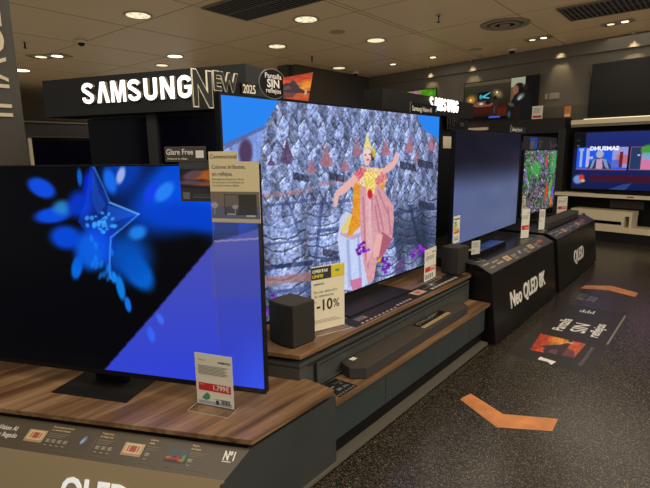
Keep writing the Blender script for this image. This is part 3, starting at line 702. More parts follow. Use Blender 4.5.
# flat glossy box with printed label and painted blue reflection on the 8K podium
bx = thing('media_box', 'flat glossy black box with painted blue lid reflection on the 8K podium', 'media box', (-1.66, 4.05, .648))
obj('case', MB().box(-1.72, -1.57, 3.95, 4.62, .6475, .695), GLOSSB, bx, bevel=.003, world=True)
obj('lid_reflection', MB().box(-1.71, -1.58, 4.22, 4.60, .695, .6962), mat('blue_lid_reflection', (.03, .07, .32, 1), .25), bx, world=True)
obj('label_print', MB().box(-1.69, -1.60, 3.98, 4.08, .695, .6962), BEIGE, bx, world=True)

# ------------------------------------------------------------------ upright cards in clear stands
def card_stand(label, c, rz, wd, h, foot=.07, lift_=.006, build=None, cat='price card', m=PAPER, group=None):
    t = thing('card_stand', label, cat, c, rz, group)
    obj('acrylic_foot', MB().box(-wd / 2 - .008, wd / 2 + .008, -foot, .03, .0006, .003), ACR, t)
    e = MB(); e.box(-wd / 2 - .008, wd / 2 + .008, -foot - .0008, -foot, 0, .0035); e.box(wd / 2 + .0072, wd / 2 + .008, -foot, .03, 0, .0035); e.box(-wd / 2 - .008, -wd / 2 - .0072, -foot, .03, 0, .0035)
    obj('foot_edge', e, ACRE, t)
    obj('sleeve', MB().box(-wd / 2 - .003, wd / 2 + .003, .0022, .0052, .003, h), ACR, t)
    obj('card', MB().box(-wd / 2, wd / 2, 0, .002, lift_, h), m, t)
    if build: build(t, wd, h)
    return t
def F(x, z, d=.0006): return Matrix.Translation((x, -d, z)) @ UPR
def price_build(t, wd, h, price='1.799€', lines=7, green=True):
    m = MB(); m.text('SAMSUNG', .072 * wd, F(wd * .12, h * .845), bold=.03, sx=1.05)
    obj('heading', m, INK, t)
    m = MB(); m.text('Televisor', .06 * wd, F(-wd * .42, h * .865)); 
    for k in range(lines):
        z = h * (.77 - k * .026); flat(m, F(0, 0), -wd * .42, z, wd * (.38 - .10 * ((k * 7) % 5) / 4), z + h * .009)
    obj('small_print_lines', m, INKG, t)
    m = MB(); flat(m, F(0, 0), -wd * .43, h * .30, wd * .44, h * .445); obj('red_band', m, RED, t)
    m = MB(); m.text(price, .175 * wd, F(wd * .40, h * .335, .0013), bold=.025, align='RIGHT', sx=.9); m.text('oferta', .05 * wd, F(-wd * .40, h * .405, .0013)); obj('price', m, WHITE, t)
    if green:
        m = MB(); m.prism([(-wd * .36, h * .15), (-wd * .24, h * .11), (-wd * .14, h * .15), (-wd * .13, h * .22), (-wd * .2, h * .27), (-wd * .28, h * .22)], 0, .0006, F(0, 0)); obj('green_mark', m, GRN, t)
        m = MB(); flat(m, F(0, 0), -wd * .45, .012, wd * .45, .026); flat(m, F(0, 0), 0, h * .15, wd * .4, h * .165); obj('blue_footer', m, mat('pale_blue_print', (.35, .45, .55, 1)), t)
        m = MB()
        for k in range(6): flat(m, F(0, 0, .0013), wd * (.18 + .04 * k), .02, wd * (.20 + .04 * k), .04)
        flat(m, F(0, 0, .0013), wd * .03, .015, wd * .10, .035)
        obj('barcode', m, INK, t)
card_stand('white price card with red band in clear stand on near walnut top', (-1.662, 1.217, .430), radians(20), .190, .252, .065, build=lambda t, w_, h: price_build(t, w_, h))
def ofertas(t, wd, h):
    m = MB(); flat(m, F(0, 0), -wd / 2, h * .80, wd * .09, h * .985); obj('dark_header', m, INK, t)
    m = MB(); flat(m, F(0, 0), wd * .09, h * .80, wd / 2, h * .985); obj('yellow_header', m, YEL, t)
    m = MB(); m.text('OFERTAS', .105 * wd, F(-wd * .47, h * .905, .0013), bold=.04, sx=1.05); obj('white_heading', m, WHITE, t)
    m = MB(); m.text('LÍMITE', .105 * wd, F(-wd * .47, h * .83, .0013), bold=.04, sx=1.05); obj('yellow_heading', m, YEL, t)
    m = MB(); flat(m, F(0, 0, .0013), wd * .22, h * .885, wd * .34, h * .92); obj('green_mark', m, GRN, t)
    m = MB(); m.text('SAMSUNG', .068 * wd, F(-wd * .43, h * .715), bold=.03)
    m.text('En una selección', .105 * wd, F(-wd * .43, h * .59)); m.text('de televisores', .105 * wd, F(-wd * .43, h * .525))
    m.text('-10', .40 * wd, F(-wd * .36, h * .32), bold=.025, sx=.92); m.text('%', .31 * wd, F(wd * .14, h * .335), bold=.012, sx=.95)
    m.text('hasta', .05 * wd, F(-wd * .45, h * .45)); obj('lettering', m, INK, t)
    m = MB()
    for k in range(3): flat(m, F(0, 0), -wd * .43, h * (.13 + k * .02), wd * (.42 - .1 * k), h * (.135 + k * .02))
    obj('small_print_lines', m, INKG, t)
card_stand('tall cream discount card with dark and yellow header, ten percent off', (-1.653, 2.015, .565), radians(73), .222, .375, .06, build=ofertas, cat='discount card', m=CREAM)
def simple_price(t, wd, h): price_build(t, wd, h, '2.999€', 5, False)
def dark_bits(t, wd, h):
    simple_price(t, wd, h); m = MB()
    for k in range(4): flat(m, F(0, 0), wd * (-.4 + k * .18), .02, wd * (-.3 + k * .18), .055)
    obj('green_print', m, mat('dull_green_print', (.12, .2, .15, 1)), t)
card_stand('white price card with red band beside the rear box speaker', (-1.698, 3.320, .565), radians(94), .215, .255, .05, build=dark_bits)
def plain(t, wd, h):
    m = MB()
    for k in range(6): flat(m, F(0, 0), -wd * .4, h * (.9 - k * .05), wd * .35, h * (.915 - k * .05))
    m.text('8K', .3 * wd, F(-wd * .4, h * .42)); obj('print', m, INKG, t)
card_stand('small grey white card in clear stand at near corner of 8K podium', (-1.56, 3.86, .648), radians(70), .10, .165, .06, lift_=.05, build=plain, cat='info card', m=mat('greyish_paper', (.60, .58, .52, 1), .5))
card_stand('white price card at far end of the 8K podium', (-1.56, 5.14, .648), radians(66), .115, .31, .05, build=simple_price)
card_stand('narrow white info card at near end of farthest podium', (-1.58, 5.80, .648), radians(50), .075, .24, .05, build=plain, cat='info card')
card_stand('white price card behind soundbar on farthest podium', (-1.76, 7.40, .648), radians(45), .15, .26, .05, build=simple_price)
def energy(label, parent_xy, rz, z, wd, h):
    t = thing('energy_label', label, 'energy label', (parent_xy[0], parent_xy[1], z), rz)
    obj('card', MB().box(-wd / 2, wd / 2, 0, .0015, 0, h), PAPER, t)
    cols = ((.02, .35, .08), (.25, .5, .05), (.7, .65, .02), (.8, .4, .02), (.7, .1, .03))
    for k, c in enumerate(cols):
        m = MB(); z0 = h * (.72 - k * .09); m.prism([(-wd * .4, z0), (-wd * .1 + wd * .09 * k, z0), (-wd * .02 + wd * .09 * k, z0 + h * .035), (-wd * .1 + wd * .09 * k, z0 + h * .07), (-wd * .4, z0 + h * .07)], 0, .0005, F(0, 0))
        obj('rating_arrow', m, mat('rating_%d' % k, c + (1,)), t)
    m = MB(); m.text('G', .3 * wd, F(wd * .18, h * .38), bold=.03); flat(m, F(0, 0), -wd * .4, h * .86, wd * .4, h * .9); flat(m, F(0, 0), -wd * .4, h * .12, wd * .3, h * .15); flat(m, F(0, 0), -wd * .4, h * .2, wd * .3, h * .22); obj('print', m, INK, t)
    return t
energy('energy label on lower left corner of plain grey blue television', (-1.737, 3.86), radians(90.6), .775, .13, .235)
energy('energy label on lower left edge of television with plants', (-1.86, 6.02), radians(90), .79, .12, .22)

# ------------------------------------------------------------------ cards hanging on the near television
gf = thing('glare_free_sign', 'small dark tab and sunset card hung over the near television', 'sign', (-1.742, 1.204, 1.516), A1)
dxn = lambda s: s     # local x along the screen
obj('tab', MB().box(-.095, .096, -.012, -.009, .004, .066), mat('sign_brown', (.06, .050, .04, 1), .4), gf, bevel=.003)
obj('hook', MB().box(-.03, .03, -.010, .041, .0015, .004), BLACK, gf)
m = MB(); m.text('Glare Free', .033, F(-.088, .034, .0126), bold=.015, sx=.88); m.text('Olvídate de los reflejos', .0115, F(-.085, .014, .0126), bold=.01, sx=.88)
m.prism([(.050, .02), (.086, .02), (.086, .050), (.050, .050)], 0, .0005, F(0, 0, .0126)); obj('lettering', m, WHITE, gf)
q_ = Pic(60, 60); q_.c[:] = (50, 50, 56); q_.rect(0, .33, 1, .80, (30, 26, 36)); q_.ell(.75, .66, .5, .10, 10, (215, 110, 50), .4); q_.ell(.95, .60, .3, .12, 0, (225, 130, 60), .4)
q_.ell(.35, .64, .28, .10, 15, (120, 90, 110), .4); q_.ell(.8, .43, .5, .05, 0, (200, 100, 60), .6); q_.ell(.3, .46, .4, .05, 0, (110, 90, 120), .6); q_.rect(.06, .06, .26, .22, (110, 112, 118)); q_.rect(.35, .1, .9, .12, (90, 92, 96)); q_.rect(.35, .16, .9, .18, (90, 92, 96)); q_.rect(0, .8, 1, 1, (64, 66, 72))
q_.build('picture', PRINT, gf, .165, .172, -.032, -.160, -.0105)
obj('picture_backing', MB().box(-.032, .133, -.0095, -.0065, -.160, .012), BLACK, gf)

cv = thing('conventional_sign', 'cream card with tall clear sheet hung over right edge of near television', 'sign', (-1.543, 1.290, 1.525), A1)
obj('card', MB().prism([(-.105, -.252), (.112, -.252), (.112, -.005), (.025, -.005), (.022, .036), (-.105, .036)], 0, .002, Matrix.Translation((0, -.0145, 0)) @ UPR), mat('buff_card', (.80, .69, .43, 1), .5), cv)
obj('hook', MB().box(-.09, -.03, -.0145, .030, .0, .003), CREAM, cv)
m = MB(); m.text('Convencional', .0235, F(-.100, .008, .0168), sx=.92, bold=.012)
m.text('Colores brillantes,', .0225, F(-.094, -.033, .0168), bold=.006, sx=.90); m.text('sin reflejos.', .0225, F(-.094, -.061, .0168), bold=.006, sx=.90)
for k, s_ in enumerate(('Este televisor muestra los colores', 'tal como son, en un ambiente con', 'luz natural, sin tener reflejos.')): m.text(s_, .0125, F(-.094, -.079 - k * .0125, .0168), sx=.82)
obj('lettering', m, INK, cv)
q_ = Pic(60, 40); q_.c[:] = (128, 118, 106); q_.rect(0, 0, 1, .12, (205, 195, 165)); q_.rect(0, .12, 1, .5, (104, 108, 140)); q_.rect(.28, .25, .94, .92, (62, 60, 58)); q_.rect(.3, .28, .58, .88, (118, 112, 104)); q_.rect(.3, .28, .92, .5, (66, 66, 84), .6)
q_.ell(.07, .55, .07, .10, 0, (175, 175, 200), .2); q_.rect(.06, .25, .08, .5, (165, 165, 190)); q_.ell(.5, .5, .06, .07, 0, (165, 168, 200), .2); q_.rect(.49, .3, .51, .45, (165, 165, 190)); q_.rect(.32, .24, .5, .28, (170, 170, 200)); q_.rect(.72, .2, .9, .24, (210, 210, 220))
q_.build('picture', PRINT, cv, .215, .125, -.104, -.250, -.0172)
obj('clear_sheet', MB().box(-.105, .112, -.0125, -.0105, -1.0, -.005), ACR, cv)
e = MB(); e.box(-.1058, -.105, -.0130, -.0105, -1.0, -.215); obj('sheet_edge', e, mat('sheet_edge_tone', (.22, .22, .30, 1), .3), cv)

# ------------------------------------------------------------------ cut out signs along the top of the second television
RX = Matrix(((0, 0, 1, 0), (1, 0, 0, 0), (0, 1, 0, 0), (0, 0, 0, 1)))     # plane facing +x : local x -> +Y, local y -> +Z
def FX(y, z, x): return Matrix.Translation((x, y, z)) @ RX
nw = thing('new_sign', 'dark cut out NEW 2025 sign with cream outline above television corner', 'sign', (-1.93, 1.53, 1.845))
FONT_OUT, FONT_IN = mat('sign_outline', (.88, .80, .64, 1), .5), mat('sign_dark_fill', (.007, .0075, .008, 1), .6)
def outlined(words, size, y, z, sx, parent, bo=.045, bi=-.002):
    m = MB(); m.text(words, size, FX(y, z, -1.890), bold=bo, depth=.004, sx=sx); obj('letter_outline', m, FONT_OUT, parent, world=True)
    m = MB(); m.text(words, size, FX(y, z, -1.8855), bold=bi, depth=.002, sx=sx); obj('letter_fill', m, FONT_IN, parent, world=True)
outlined('N', .212, 1.355, 1.772, .70, nw, .055, .028); outlined('EW', .116, 1.474, 1.848, .80, nw, .05, .022)
m = MB(); m.box(-1.888, -1.884, 1.645, 1.755, 1.840, 1.894); obj('year_plate', m, FONT_IN, nw, world=True)
m = MB(); m.text('2025', .058, FX(1.650, 1.847, -1.8832), bold=.012, depth=.0005, sx=.74); obj('year', m, FONT_OUT, nw, world=True)
obj('bracket', MB().box(-1.90, -1.894, 1.50, 1.70, 1.8375, 1.90), BLACK, nw, world=True)

ps = thing('round_sign', 'round black sign with landscape picture standing on the second television', 'sign', (-1.885, 1.95, 1.838))
m = MB(); pts = [(1.848 + .100 * cos(2 * pi * k / 40), 1.905 + .076 * sin(2 * pi * k / 40)) for k in range(40)]
m.prism(pts, -.003, .001, FX(0, 0, -1.872)); obj('rim', m, METAL, ps, world=True)
m = MB(); pts = [(1.848 + .096 * cos(2 * pi * k / 40), 1.905 + .072 * sin(2 * pi * k / 40)) for k in range(40)]
m.prism(pts, .001, .002, FX(0, 0, -1.872)); obj('disc', m, BLACK, ps, world=True)
m = MB(); m.text('Pantalla', .036, FX(1.848, 1.932, -1.8695), bold=.015, align='CENTER', sx=1.1); m.text('SIN', .056, FX(1.848, 1.888, -1.8695), bold=.03, align='CENTER', sx=1.1); m.text('reflejos', .034, FX(1.848, 1.860, -1.8695), bold=.015, align='CENTER', sx=1.1)
obj('lettering', m, WHITE, ps, world=True)
def landscape(nx=90, ny=60):
    q_ = Pic(nx, ny); u, v = q_.u, q_.v
    for j, (a_, b_) in enumerate(((228, 190), (120, 60), (44, 30))): q_.c[..., j] = a_ + (b_ - a_) * np.clip((v - .35) * 1.7, 0, 1)
    q_.ell(.72, .55, .3, .16, 8, (245, 175, 60), .6, .8); q_.c *= (.8 + .35 * vn(u * 7, v * 12, 31))[..., None]
    q_.poly([(.0, .34), (0, .66), (.1, .74), (.2, .70), (.34, .84), (.46, .66), (.6, .47), (.78, .36)], (62, 42, 62), 1, tex=.2); q_.ell(.5, .16, .4, .10, 10, (120, 80, 110), .6, .6); q_.poly([(.0, .40), (.04, .58), (.2, .6), (.3, .44)], (120, 82, 92), .7, tex=.2)
    q_.rect(0, .28, 1, .35, (34, 26, 40), .8); q_.rect(0, 0, 1, .28, (205, 90, 50)); q_.poly([(0, 0), (0, .28), (.5, .28), (.36, .08)], (84, 56, 74), .8); q_.c *= (.85 + .3 * vn(u * 6, v * 30, 33))[..., None]
    q_.rect(.80, .22, .88, .38, (220, 210, 200), .8)
    return q_
q_ = landscape()
me_m = FX(1.915, 1.836, -1.866) @ Matrix(((1, 0, .0, 0), (0, 0, 1, 0), (0, 1, 0, 0), (0, 0, 0, 1)))
o = q_.build('picture', PRINT, ps, 1, 1, 0, 0, 0)
for vtx in o.data.vertices:      # the picture is a tapering card, its far side taller
    a_, b_ = vtx.co.x, vtx.co.z
    y = 1.915 + a_ * (.20 + .045 * b_); z = 1.838 + b_ * (.105 + .055 * a_)
    vtx.co = Vector((-1.8655, y, z)) - ps.location
m = MB(); m.prism([(1.915, 1.838), (2.115, 1.838), (2.16, 1.998), (1.915, 1.943)], -.003, 0, FX(0, 0, -1.866)); obj('picture_backing', m, BLACK, ps, world=True)

vs = thing('header_sign', 'long black sign with white words clipped on second television top right', 'sign', (-1.86, 3.5, 1.838))
obj('board', MB().box(-1.872, -1.868, 3.26, 3.69, 1.838, 1.914), BLACK, vs, world=True)
m = MB(); m.box(-1.869, -1.865, 3.255, 3.262, 1.838, 1.908); m.box(-1.869, -1.865, 3.255, 3.28, 1.908, 1.914); obj('corner_trim', m, METAL, vs, world=True)
m = MB(); m.text('Samsung Vision AI', .050, FX(3.285, 1.855, -1.866), bold=.012, sx=.84); obj('lettering', m, WHITE, vs, world=True)
m = MB(); m.prism([(3.66, 1.858), (3.685, 1.87), (3.68, 1.90), (3.66, 1.89)], 0, .001, FX(0, 0, -1.866)); obj('blue_mark', m, BLUEP, vs, world=True)

# ------------------------------------------------------------------ lit fascias with brand lettering
def arc(cx, cy, rx, ry, a0, a1, n=9): return [(cx + rx * cos(radians(a0 + (a1 - a0) * k / n)), cy + ry * sin(radians(a0 + (a1 - a0) * k / n))) for k in range(n + 1)]
def stroke(mb, pts, wd, z0, z1, mtx):
    P_ = [Vector((x, y, 0)) for x, y in pts]; L_, R_ = [], []
    for i, p_ in enumerate(P_):
        a_ = (p_ - P_[i - 1]).normalized() if i else (P_[1] - p_).normalized()
        b_ = (P_[i + 1] - p_).normalized() if i < len(P_) - 1 else a_
        t_ = (a_ + b_).normalized(); n_ = Vector((-t_.y, t_.x, 0)); k_ = wd / 2 / max(.5, n_.dot(Vector((-a_.y, a_.x, 0))))
        L_.append((p_ + n_ * k_)); R_.append((p_ - n_ * k_))
    for i in range(len(P_) - 1):
        mb.prism([(q.x, q.y) for q in (L_[i], R_[i], R_[i + 1], L_[i + 1])], z0, z1, mtx)
def brandword(mb, mtx, h, wd, z0, z1, fat=.235):
    """heavy condensed capitals, seven letters over the width wd"""
    cell = wd / 7; lw = cell * .80 / h      # letter width in units of the height
    t_ = fat
    for i, ch in enumerate('SAMSUNG'):
        m_ = mtx @ Matrix.Translation((i * cell, 0, 0)) @ Matrix.Diagonal((h, h, 1, 1)); w_ = lw; r_ = w_ / 2 - t_ / 2; c_ = w_ / 2
        if ch == 'S':
            stroke(mb, arc(c_, .73, r_, .27 - t_ * .42, 12, 205) + [(c_, .51)] + arc(c_, .27, r_, .27 - t_ * .42, 25, -192), t_ * .86, z0, z1, m_)
        elif ch == 'A':
            mb.prism([(0, 0), (t_ * 1.02, 0), (c_ + .02, .80), (w_ - t_ * 1.02, 0), (w_, 0), (c_ + t_ * .62, 1), (c_ - t_ * .62, 1)][:3] + [(c_ + .0, 1), (c_ - t_ * .62, 1)], z0, z1, m_)
            mb.prism([(w_, 0), (w_ - t_ * 1.02, 0), (c_ - .02, .80), (c_, 1), (c_ + t_ * .62, 1)], z0, z1, m_)
        elif ch == 'M':
            w2 = w_ * 1.16; o_ = -w_ * .08
            mb.prism([(o_, 0), (o_ + t_ * .8, 0), (o_ + t_ * .8, 1), (o_, 1)], z0, z1, m_); mb.prism([(o_ + w2 - t_ * .8, 0), (o_ + w2, 0), (o_ + w2, 1), (o_ + w2 - t_ * .8, 1)], z0, z1, m_)
            mb.prism([(o_ + t_ * .5, 1), (o_ + t_ * 1.25, 1), (c_ + t_ * .38, 0), (c_ - t_ * .38, 0)], z0, z1, m_); mb.prism([(o_ + w2 - t_ * .5, 1), (o_ + w2 - t_ * 1.25, 1), (c_ - t_ * .38, 0), (c_ + t_ * .38, 0)], z0, z1, m_)
        elif ch == 'U':
            stroke(mb, [(t_ / 2, 1), (t_ / 2, .34)] + arc(c_, .32, r_, .32 - t_ * .42, 180, 360) + [(w_ - t_ / 2, .34), (w_ - t_ / 2, 1)], t_ * .95, z0, z1, m_)
        elif ch == 'N':
            for x_ in (0, w_ - t_ * .85): mb.prism([(x_, 0), (x_ + t_ * .85, 0), (x_ + t_ * .85, 1), (x_, 1)], z0, z1, m_)
            mb.prism([(0, 1), (t_ * 1.05, 1), (w_, 0), (w_ - t_ * 1.05, 0)], z0, z1, m_)
        else:
            stroke(mb, arc(c_, .70, r_, .30 - t_ * .42, 10, 180) + arc(c_, .30, r_, .30 - t_ * .42, 180, 360) + [(w_ - t_ / 2, .50)], t_ * .9, z0, z1, m_)
            mb.prism([(c_, .40), (w_, .40), (w_, .56), (c_, .56)], z0, z1, m_)
def brandletters(parent, mtx, h, wd, depth=.03, world=False):
    m = MB(); brandword(m, mtx, h, wd, depth - .003, depth, .215); obj('lit_letters', m, GLOWW, parent, world=world)
    m = MB(); brandword(m, mtx, h, wd, 0, depth - .0035, .225); obj('letter_returns', m, RETURN, parent, world=world)
fa = math.atan2(2.308 - 1.696, -2.598 + 4.378); FL = math.hypot(1.78, .612)
f1 = thing('lit_fascia', 'large charcoal fascia with glowing white brand letters behind near television', 'illuminated sign', (-4.378, 1.696, 1.865), fa)
obj('box', MB().prism([(0, 0), (FL, 0), (FL + .02, .25), (0, .30)], 0, .287), FASC, f1)
brandletters(f1, Matrix.Translation((.440, -.0, .083)) @ UPR, .155, 1.05)
b = MB(); obj('black_under_edge', b.box(.01, FL - .01, .01, .06, -.004, 0), BLACK, f1)  # thin black strip under the front edge of the fascia
cb = thing('screen_cabinet', 'dark display wall with switched off screens under the large lit fascia', 'display cabinet', (-4.115, 1.860, 0), fa)
obj('back_panel', MB().box(.03, 1.50, .07, .24, 0, 1.864), DARK, cb)
obj('post', MB().box(.655, .745, .0, .07, 0, 1.864), mat('post_grey', (.040, .042, .044, 1), .4), cb)
def offscreen(x0, x1, z0, z1, label):
    t = thing('television', label, 'television', Vector((-4.115, 1.860, 0)) + Vector((cos(fa) * (x0 + x1) / 2 - sin(fa) * .05, sin(fa) * (x0 + x1) / 2 + cos(fa) * .05, z0)), fa)
    w_ = x1 - x0; obj('back_shell', MB().box(-w_ / 2, w_ / 2, -.03, .019, 0, z1 - z0), BLACK, t)
    obj('screen', MB().box(-w_ / 2 + .01, w_ / 2 - .01, -.0325, -.0301, .01, z1 - z0 - .01), OFF, t)
offscreen(.045, .64, 1.08, 1.84, 'switched off dark screen left of grey post, under lit fascia')
offscreen(.76, 1.42, 1.08, 1.84, 'switched off dark screen right of grey post, under lit fascia')

f2 = thing('lit_fascia', 'long black fascia with glowing white brand letters above the plain television', 'illuminated sign', (-2.4, 4.68, 1.92))
obj('box', MB().box(-2.60, -2.40, 3.70, 5.66, 1.924, 2.100), mat('fascia_black', (.006, .0055, .005, 1), .45), f2, world=True)
brandletters(f2, FX(4.54, 1.968, -2.399), .126, .69, .02, True)
bp = thing('display_backboard', 'tall black backboard running behind the row of televisions', 'backboard', (-2.5, 5.0, 0))
obj('panel', MB().box(-2.56, -2.45, 2.9, 5.66, 0, 1.918).box(-2.56, -2.45, 5.66, 7.85, 0, 1.68), mat('backboard_black', (.005, .005, .005, 1), .5), bp, world=True)
m = MB()
for k in range(6): flat(m, FX(0, 0, -2.449), 4.50, 1.60 - k * .07, 4.62 - .02 * (k % 2), 1.612 - k * .07)
m.text('4K', .10, FX(4.52, 1.78, -2.449)); obj('print', m, INKG, bp, world=True)
n2 = thing('new_sign', 'small cut out NEW 2025 sign under the farther lit fascia', 'sign', (-2.4, 5.2, 1.79))
m = MB(); m.text('N', .165, FX(4.98, 1.795, -2.396), bold=.03, depth=.002, sx=.75); m.text('EW', .11, FX(5.10, 1.835, -2.396), bold=.03, depth=.002, sx=.9); m.text('2025', .06, FX(5.30, 1.83, -2.396), depth=.002); obj('letter_outline', m, METAL, n2, world=True)
m = MB(); m.text('N', .165, FX(4.98, 1.795, -2.393), bold=-.012, depth=.002, sx=.75); m.text('EW', .11, FX(5.10, 1.835, -2.393), bold=-.012, depth=.002, sx=.9); obj('letter_fill', m, BLACK, n2, world=True)
obj('hanger', MB().box(-2.405, -2.4, 4.97, 5.45, 1.79, 1.9235), BLACK, n2, world=True)
c5 = thing('info_card', 'cream paper card on the black backboard right of temple television', 'card', (-2.3, 4.7, 1.45))
obj('card', MB().box(-2.449, -2.446, 5.00, 5.21, 1.585, 1.715), CREAM, c5, world=True)
# header boards above the farther televisions
hb = thing('header_sign', 'short black header board with pale words over plain television right corner', 'sign', (-1.75, 5.4, 1.735))
obj('board', MB().box(-1.775, -1.770, 5.16, 5.62, 1.736, 1.80), mat('board_dark', (.02, .02, .022, 1), .5), hb, world=True)
obj('edge_trim', MB().box(-1.776, -1.766, 5.15, 5.16, 1.736, 1.81), METAL, hb, world=True)
m = MB(); m.text('Samsung Vision AI', .052, FX(5.19, 1.752, -1.769), bold=.012, sx=.80); obj('lettering', m, WHITE, hb, world=True)
hb = thing('header_sign', 'black header boards with small blue picture standing over plant television', 'sign', (-1.88, 6.85, 1.56))
obj('board', MB().box(-1.895, -1.888, 5.96, 7.36, 1.5605, 1.72), mat('board_dark', (0, 0, 0, 1)), hb, world=True)
q_ = Pic(30, 20); q_.c[:] = (24, 90, 225); q_.poly([(.1, .0), (.5, .0), (.7, .7), (.3, .8), (.05, .5)], (110, 96, 80), 1, tex=.6)
q_.build('picture', PRINT, hb, .30, .14, 0, 0, 0, Matrix.Translation(Vector((-1.886, 6.18, 1.565)) - hb.location) @ Matrix.Rotation(pi / 2, 4, 'Z'))
m = MB(); m.text('Pantalla', .06, FX(6.52, 1.64, -1.886)); m.text('SIN', .06, FX(6.56, 1.585, -1.886)); m.text('Samsung Vision', .06, FX(7.08, 1.60, -1.886), sx=.9); m.box(-1.887, -1.885, 7.05, 7.06, 1.57, 1.69); obj('lettering', m, INKG, hb, world=True)

# ------------------------------------------------------------------ other gondolas at the back
def walltv(label, s0, s1, z0, z1, off, pic=None, nm='television'):
    c = BW((s0 + s1) / 2, off)
    t = thing(nm, label, 'television', (c[0], c[1], z0), ANGW)
    w_ = abs(s0 - s1); h = z1 - z0
    obj('back_shell', MB().box(-w_ / 2, w_ / 2, .003, off - .062 if off < .2 else .05, 0, h), BLACK, t)
    f = MB(); f.box(-w_ / 2, w_ / 2, -.006, .0029, h - .014, h); f.box(-w_ / 2, w_ / 2, -.006, .0029, 0, .02); f.box(-w_ / 2, -w_ / 2 + .012, -.006, .0029, .02, h - .014); f.box(w_ / 2 - .012, w_ / 2, -.006, .0029, .02, h - .014); obj('bezel', f, GLOSSB, t)
    if pic: pic.build('screen', SCREEN, t, w_ - .024, h - .034, -w_ / 2 + .012, .02, 0)
    else: obj('screen', MB().box(-w_ / 2 + .012, w_ / 2 - .012, -.003, .0029, .02, h - .014), mat('matte_off_screen', (.006, .006, .006, 1), .3, spec=.3), t)
    return t
p = Pic(170, 90); p.c[:] = (40, 36, 26); p.c *= (.5 + .9 * np.clip(p.v, 0, 1))[..., None]
p.rect(.0, .92, .66, 1, (78, 70, 52)); p.rect(0, 0, 1, .40, (46, 20, 12)); p.rect(.0, 0, .66, .12, (14, 8, 8))
p.ell(.11, .56, .06, .10, 0, (220, 160, 60), .9, .8); p.ell(.10, .56, .014, .03, 0, (255, 230, 150), .3); p.ell(.49, .66, .05, .09, 20, (170, 140, 90), .9, .8); p.ell(.48, .70, .012, .025, 0, (250, 240, 210), .3)
p.rect(.21, .54, .385, .74, (8, 14, 18)); p.ell(.25, .62, .02, .06, 0, (60, 170, 190), .4); p.poly([(.28, .64), (.385, .72), (.385, .70), (.31, .62), (.38, .58), (.37, .56), (.27, .59)], (80, 190, 215)); p.rect(.24, .585, .36, .60, (60, 150, 180), .6)
p.poly([(.13, .40), (.2, .50), (.38, .50), (.44, .42), (.4, .36), (.2, .36)], (120, 74, 56)); p.ell(.26, .44, .03, .03, 0, (190, 190, 200), .4); p.ell(.36, .46, .04, .05, 0, (24, 16, 12), .4); p.rect(.16, .18, .62, .36, (56, 22, 12))
p.ell(.46, .56, .022, .05, 0, (14, 12, 10), .3); p.ell(.465, .42, .035, .12, 0, (42, 38, 30), .3); p.ell(.455, .25, .012, .1, 0, (60, 56, 48), .4); p.rect(.38, .06, .54, .11, (60, 90, 200)); p.rect(.50, .10, .62, .3, (80, 30, 16), .8)
p.rect(.665, 0, 1, 1, (14, 14, 14)); p.rect(.665, .76, .85, 1, (150, 155, 130)); p.rect(.67, .40, .74, .78, (96, 74, 50)); p.ell(.775, .80, .055, .07, 0, (26, 20, 18), .2); p.ell(.73, .70, .04, .12, 0, (128, 84, 66), .3); p.ell(.86, .75, .03, .08, 0, (36, 26, 20), .3)
p.poly([(.66, .0), (.62, .2), (.67, .4), (.72, .58), (.78, .66), (.88, .68), (.93, .5), (.95, .2), (.95, 0)], (20, 20, 22)); p.ell(.80, .53, .04, .08, -20, (100, 106, 106), .5); p.ell(.79, .50, .015, .05, -20, (170, 175, 170), .4); p.ell(.68, .36, .03, .06, 30, (70, 74, 74), .5); p.ell(.66, .12, .02, .08, 0, (60, 90, 94), .5, .8); p.rect(.72, 0, .8, .3, (40, 20, 14), .7)
walltv('wall mounted television showing dim restaurant scene with man in dark coat', 3.33, 1.735, 2.15, 2.965, .12, p)
walltv('switched off television high on back wall above the blue screen', .80, -.90, 2.12, 3.02, .12)
p = Pic(60, 30); p.c[:] = (62, 130, 20); p.ell(.30, .5, .25, .6, 0, (190, 120, 150), .3); p.ell(.7, .5, .2, .5, 0, (90, 160, 30), .4); p.c *= (.7 + .5 * vn(p.u * 12, p.v * 6, 41))[..., None]
walltv('television with green and pink picture just visible over black fascia', 4.95, 4.06, 2.40, 2.965, .08, p)
p = Pic(10, 10); p.c[:] = (18, 52, 215)
walltv('narrow bright blue television glimpsed above the temple picture', 5.82, 5.66, 2.30, 2.995, .08, p)

# tall display fixture at the back right
gx = lambda mb, s0, s1, o0, o1, z0, z1: wallbox(mb, s0, s1, o0, o1, z0, z1)
fx = thing('display_fixture', 'black display fixture with cream shelves at back right holding blue television', 'display fixture', (*BW(.0, .3), 0))
obj('back_panel', gx(MB(), 1.12, -1.6, .06, .12, 0, 1.94), BLACK, fx, world=True)
obj('side_post', gx(MB(), 1.15, 1.02, .12, .44, 0, 1.93), mat('side_post_dark', (.022, .020, .018, 1), .5), fx, world=True)
b = MB(); gx(b, .93, -1.6, .08, .47, 1.985, 2.06); obj('top_shelf', b, CREAMP, fx, world=True)
b = MB(); gx(b, .93, -1.6, .14, .46, 1.94, 1.984); obj('under_shelf', b, mat('under_shelf_grey', (.22, .19, .15, 1), .5), fx, world=True)
b = MB(); gx(b, .78, -1.6, .30, .33, 2.0605, 2.078); obj('led_strip', b, LEDSTRIP, fx, world=True)
b = MB(); gx(b, 1.12, -1.6, .13, .49, .745, .805); obj('middle_shelf', b, CREAMP, fx, world=True)
b = MB(); gx(b, 1.0, -1.6, .13, .50, .175, .265); obj('bottom_shelf', b, CREAMP, fx, world=True)
b = MB(); gx(b, 1.0, -1.6, .13, .47, 0, .175); obj('base_board', b, DARK, fx, world=True)
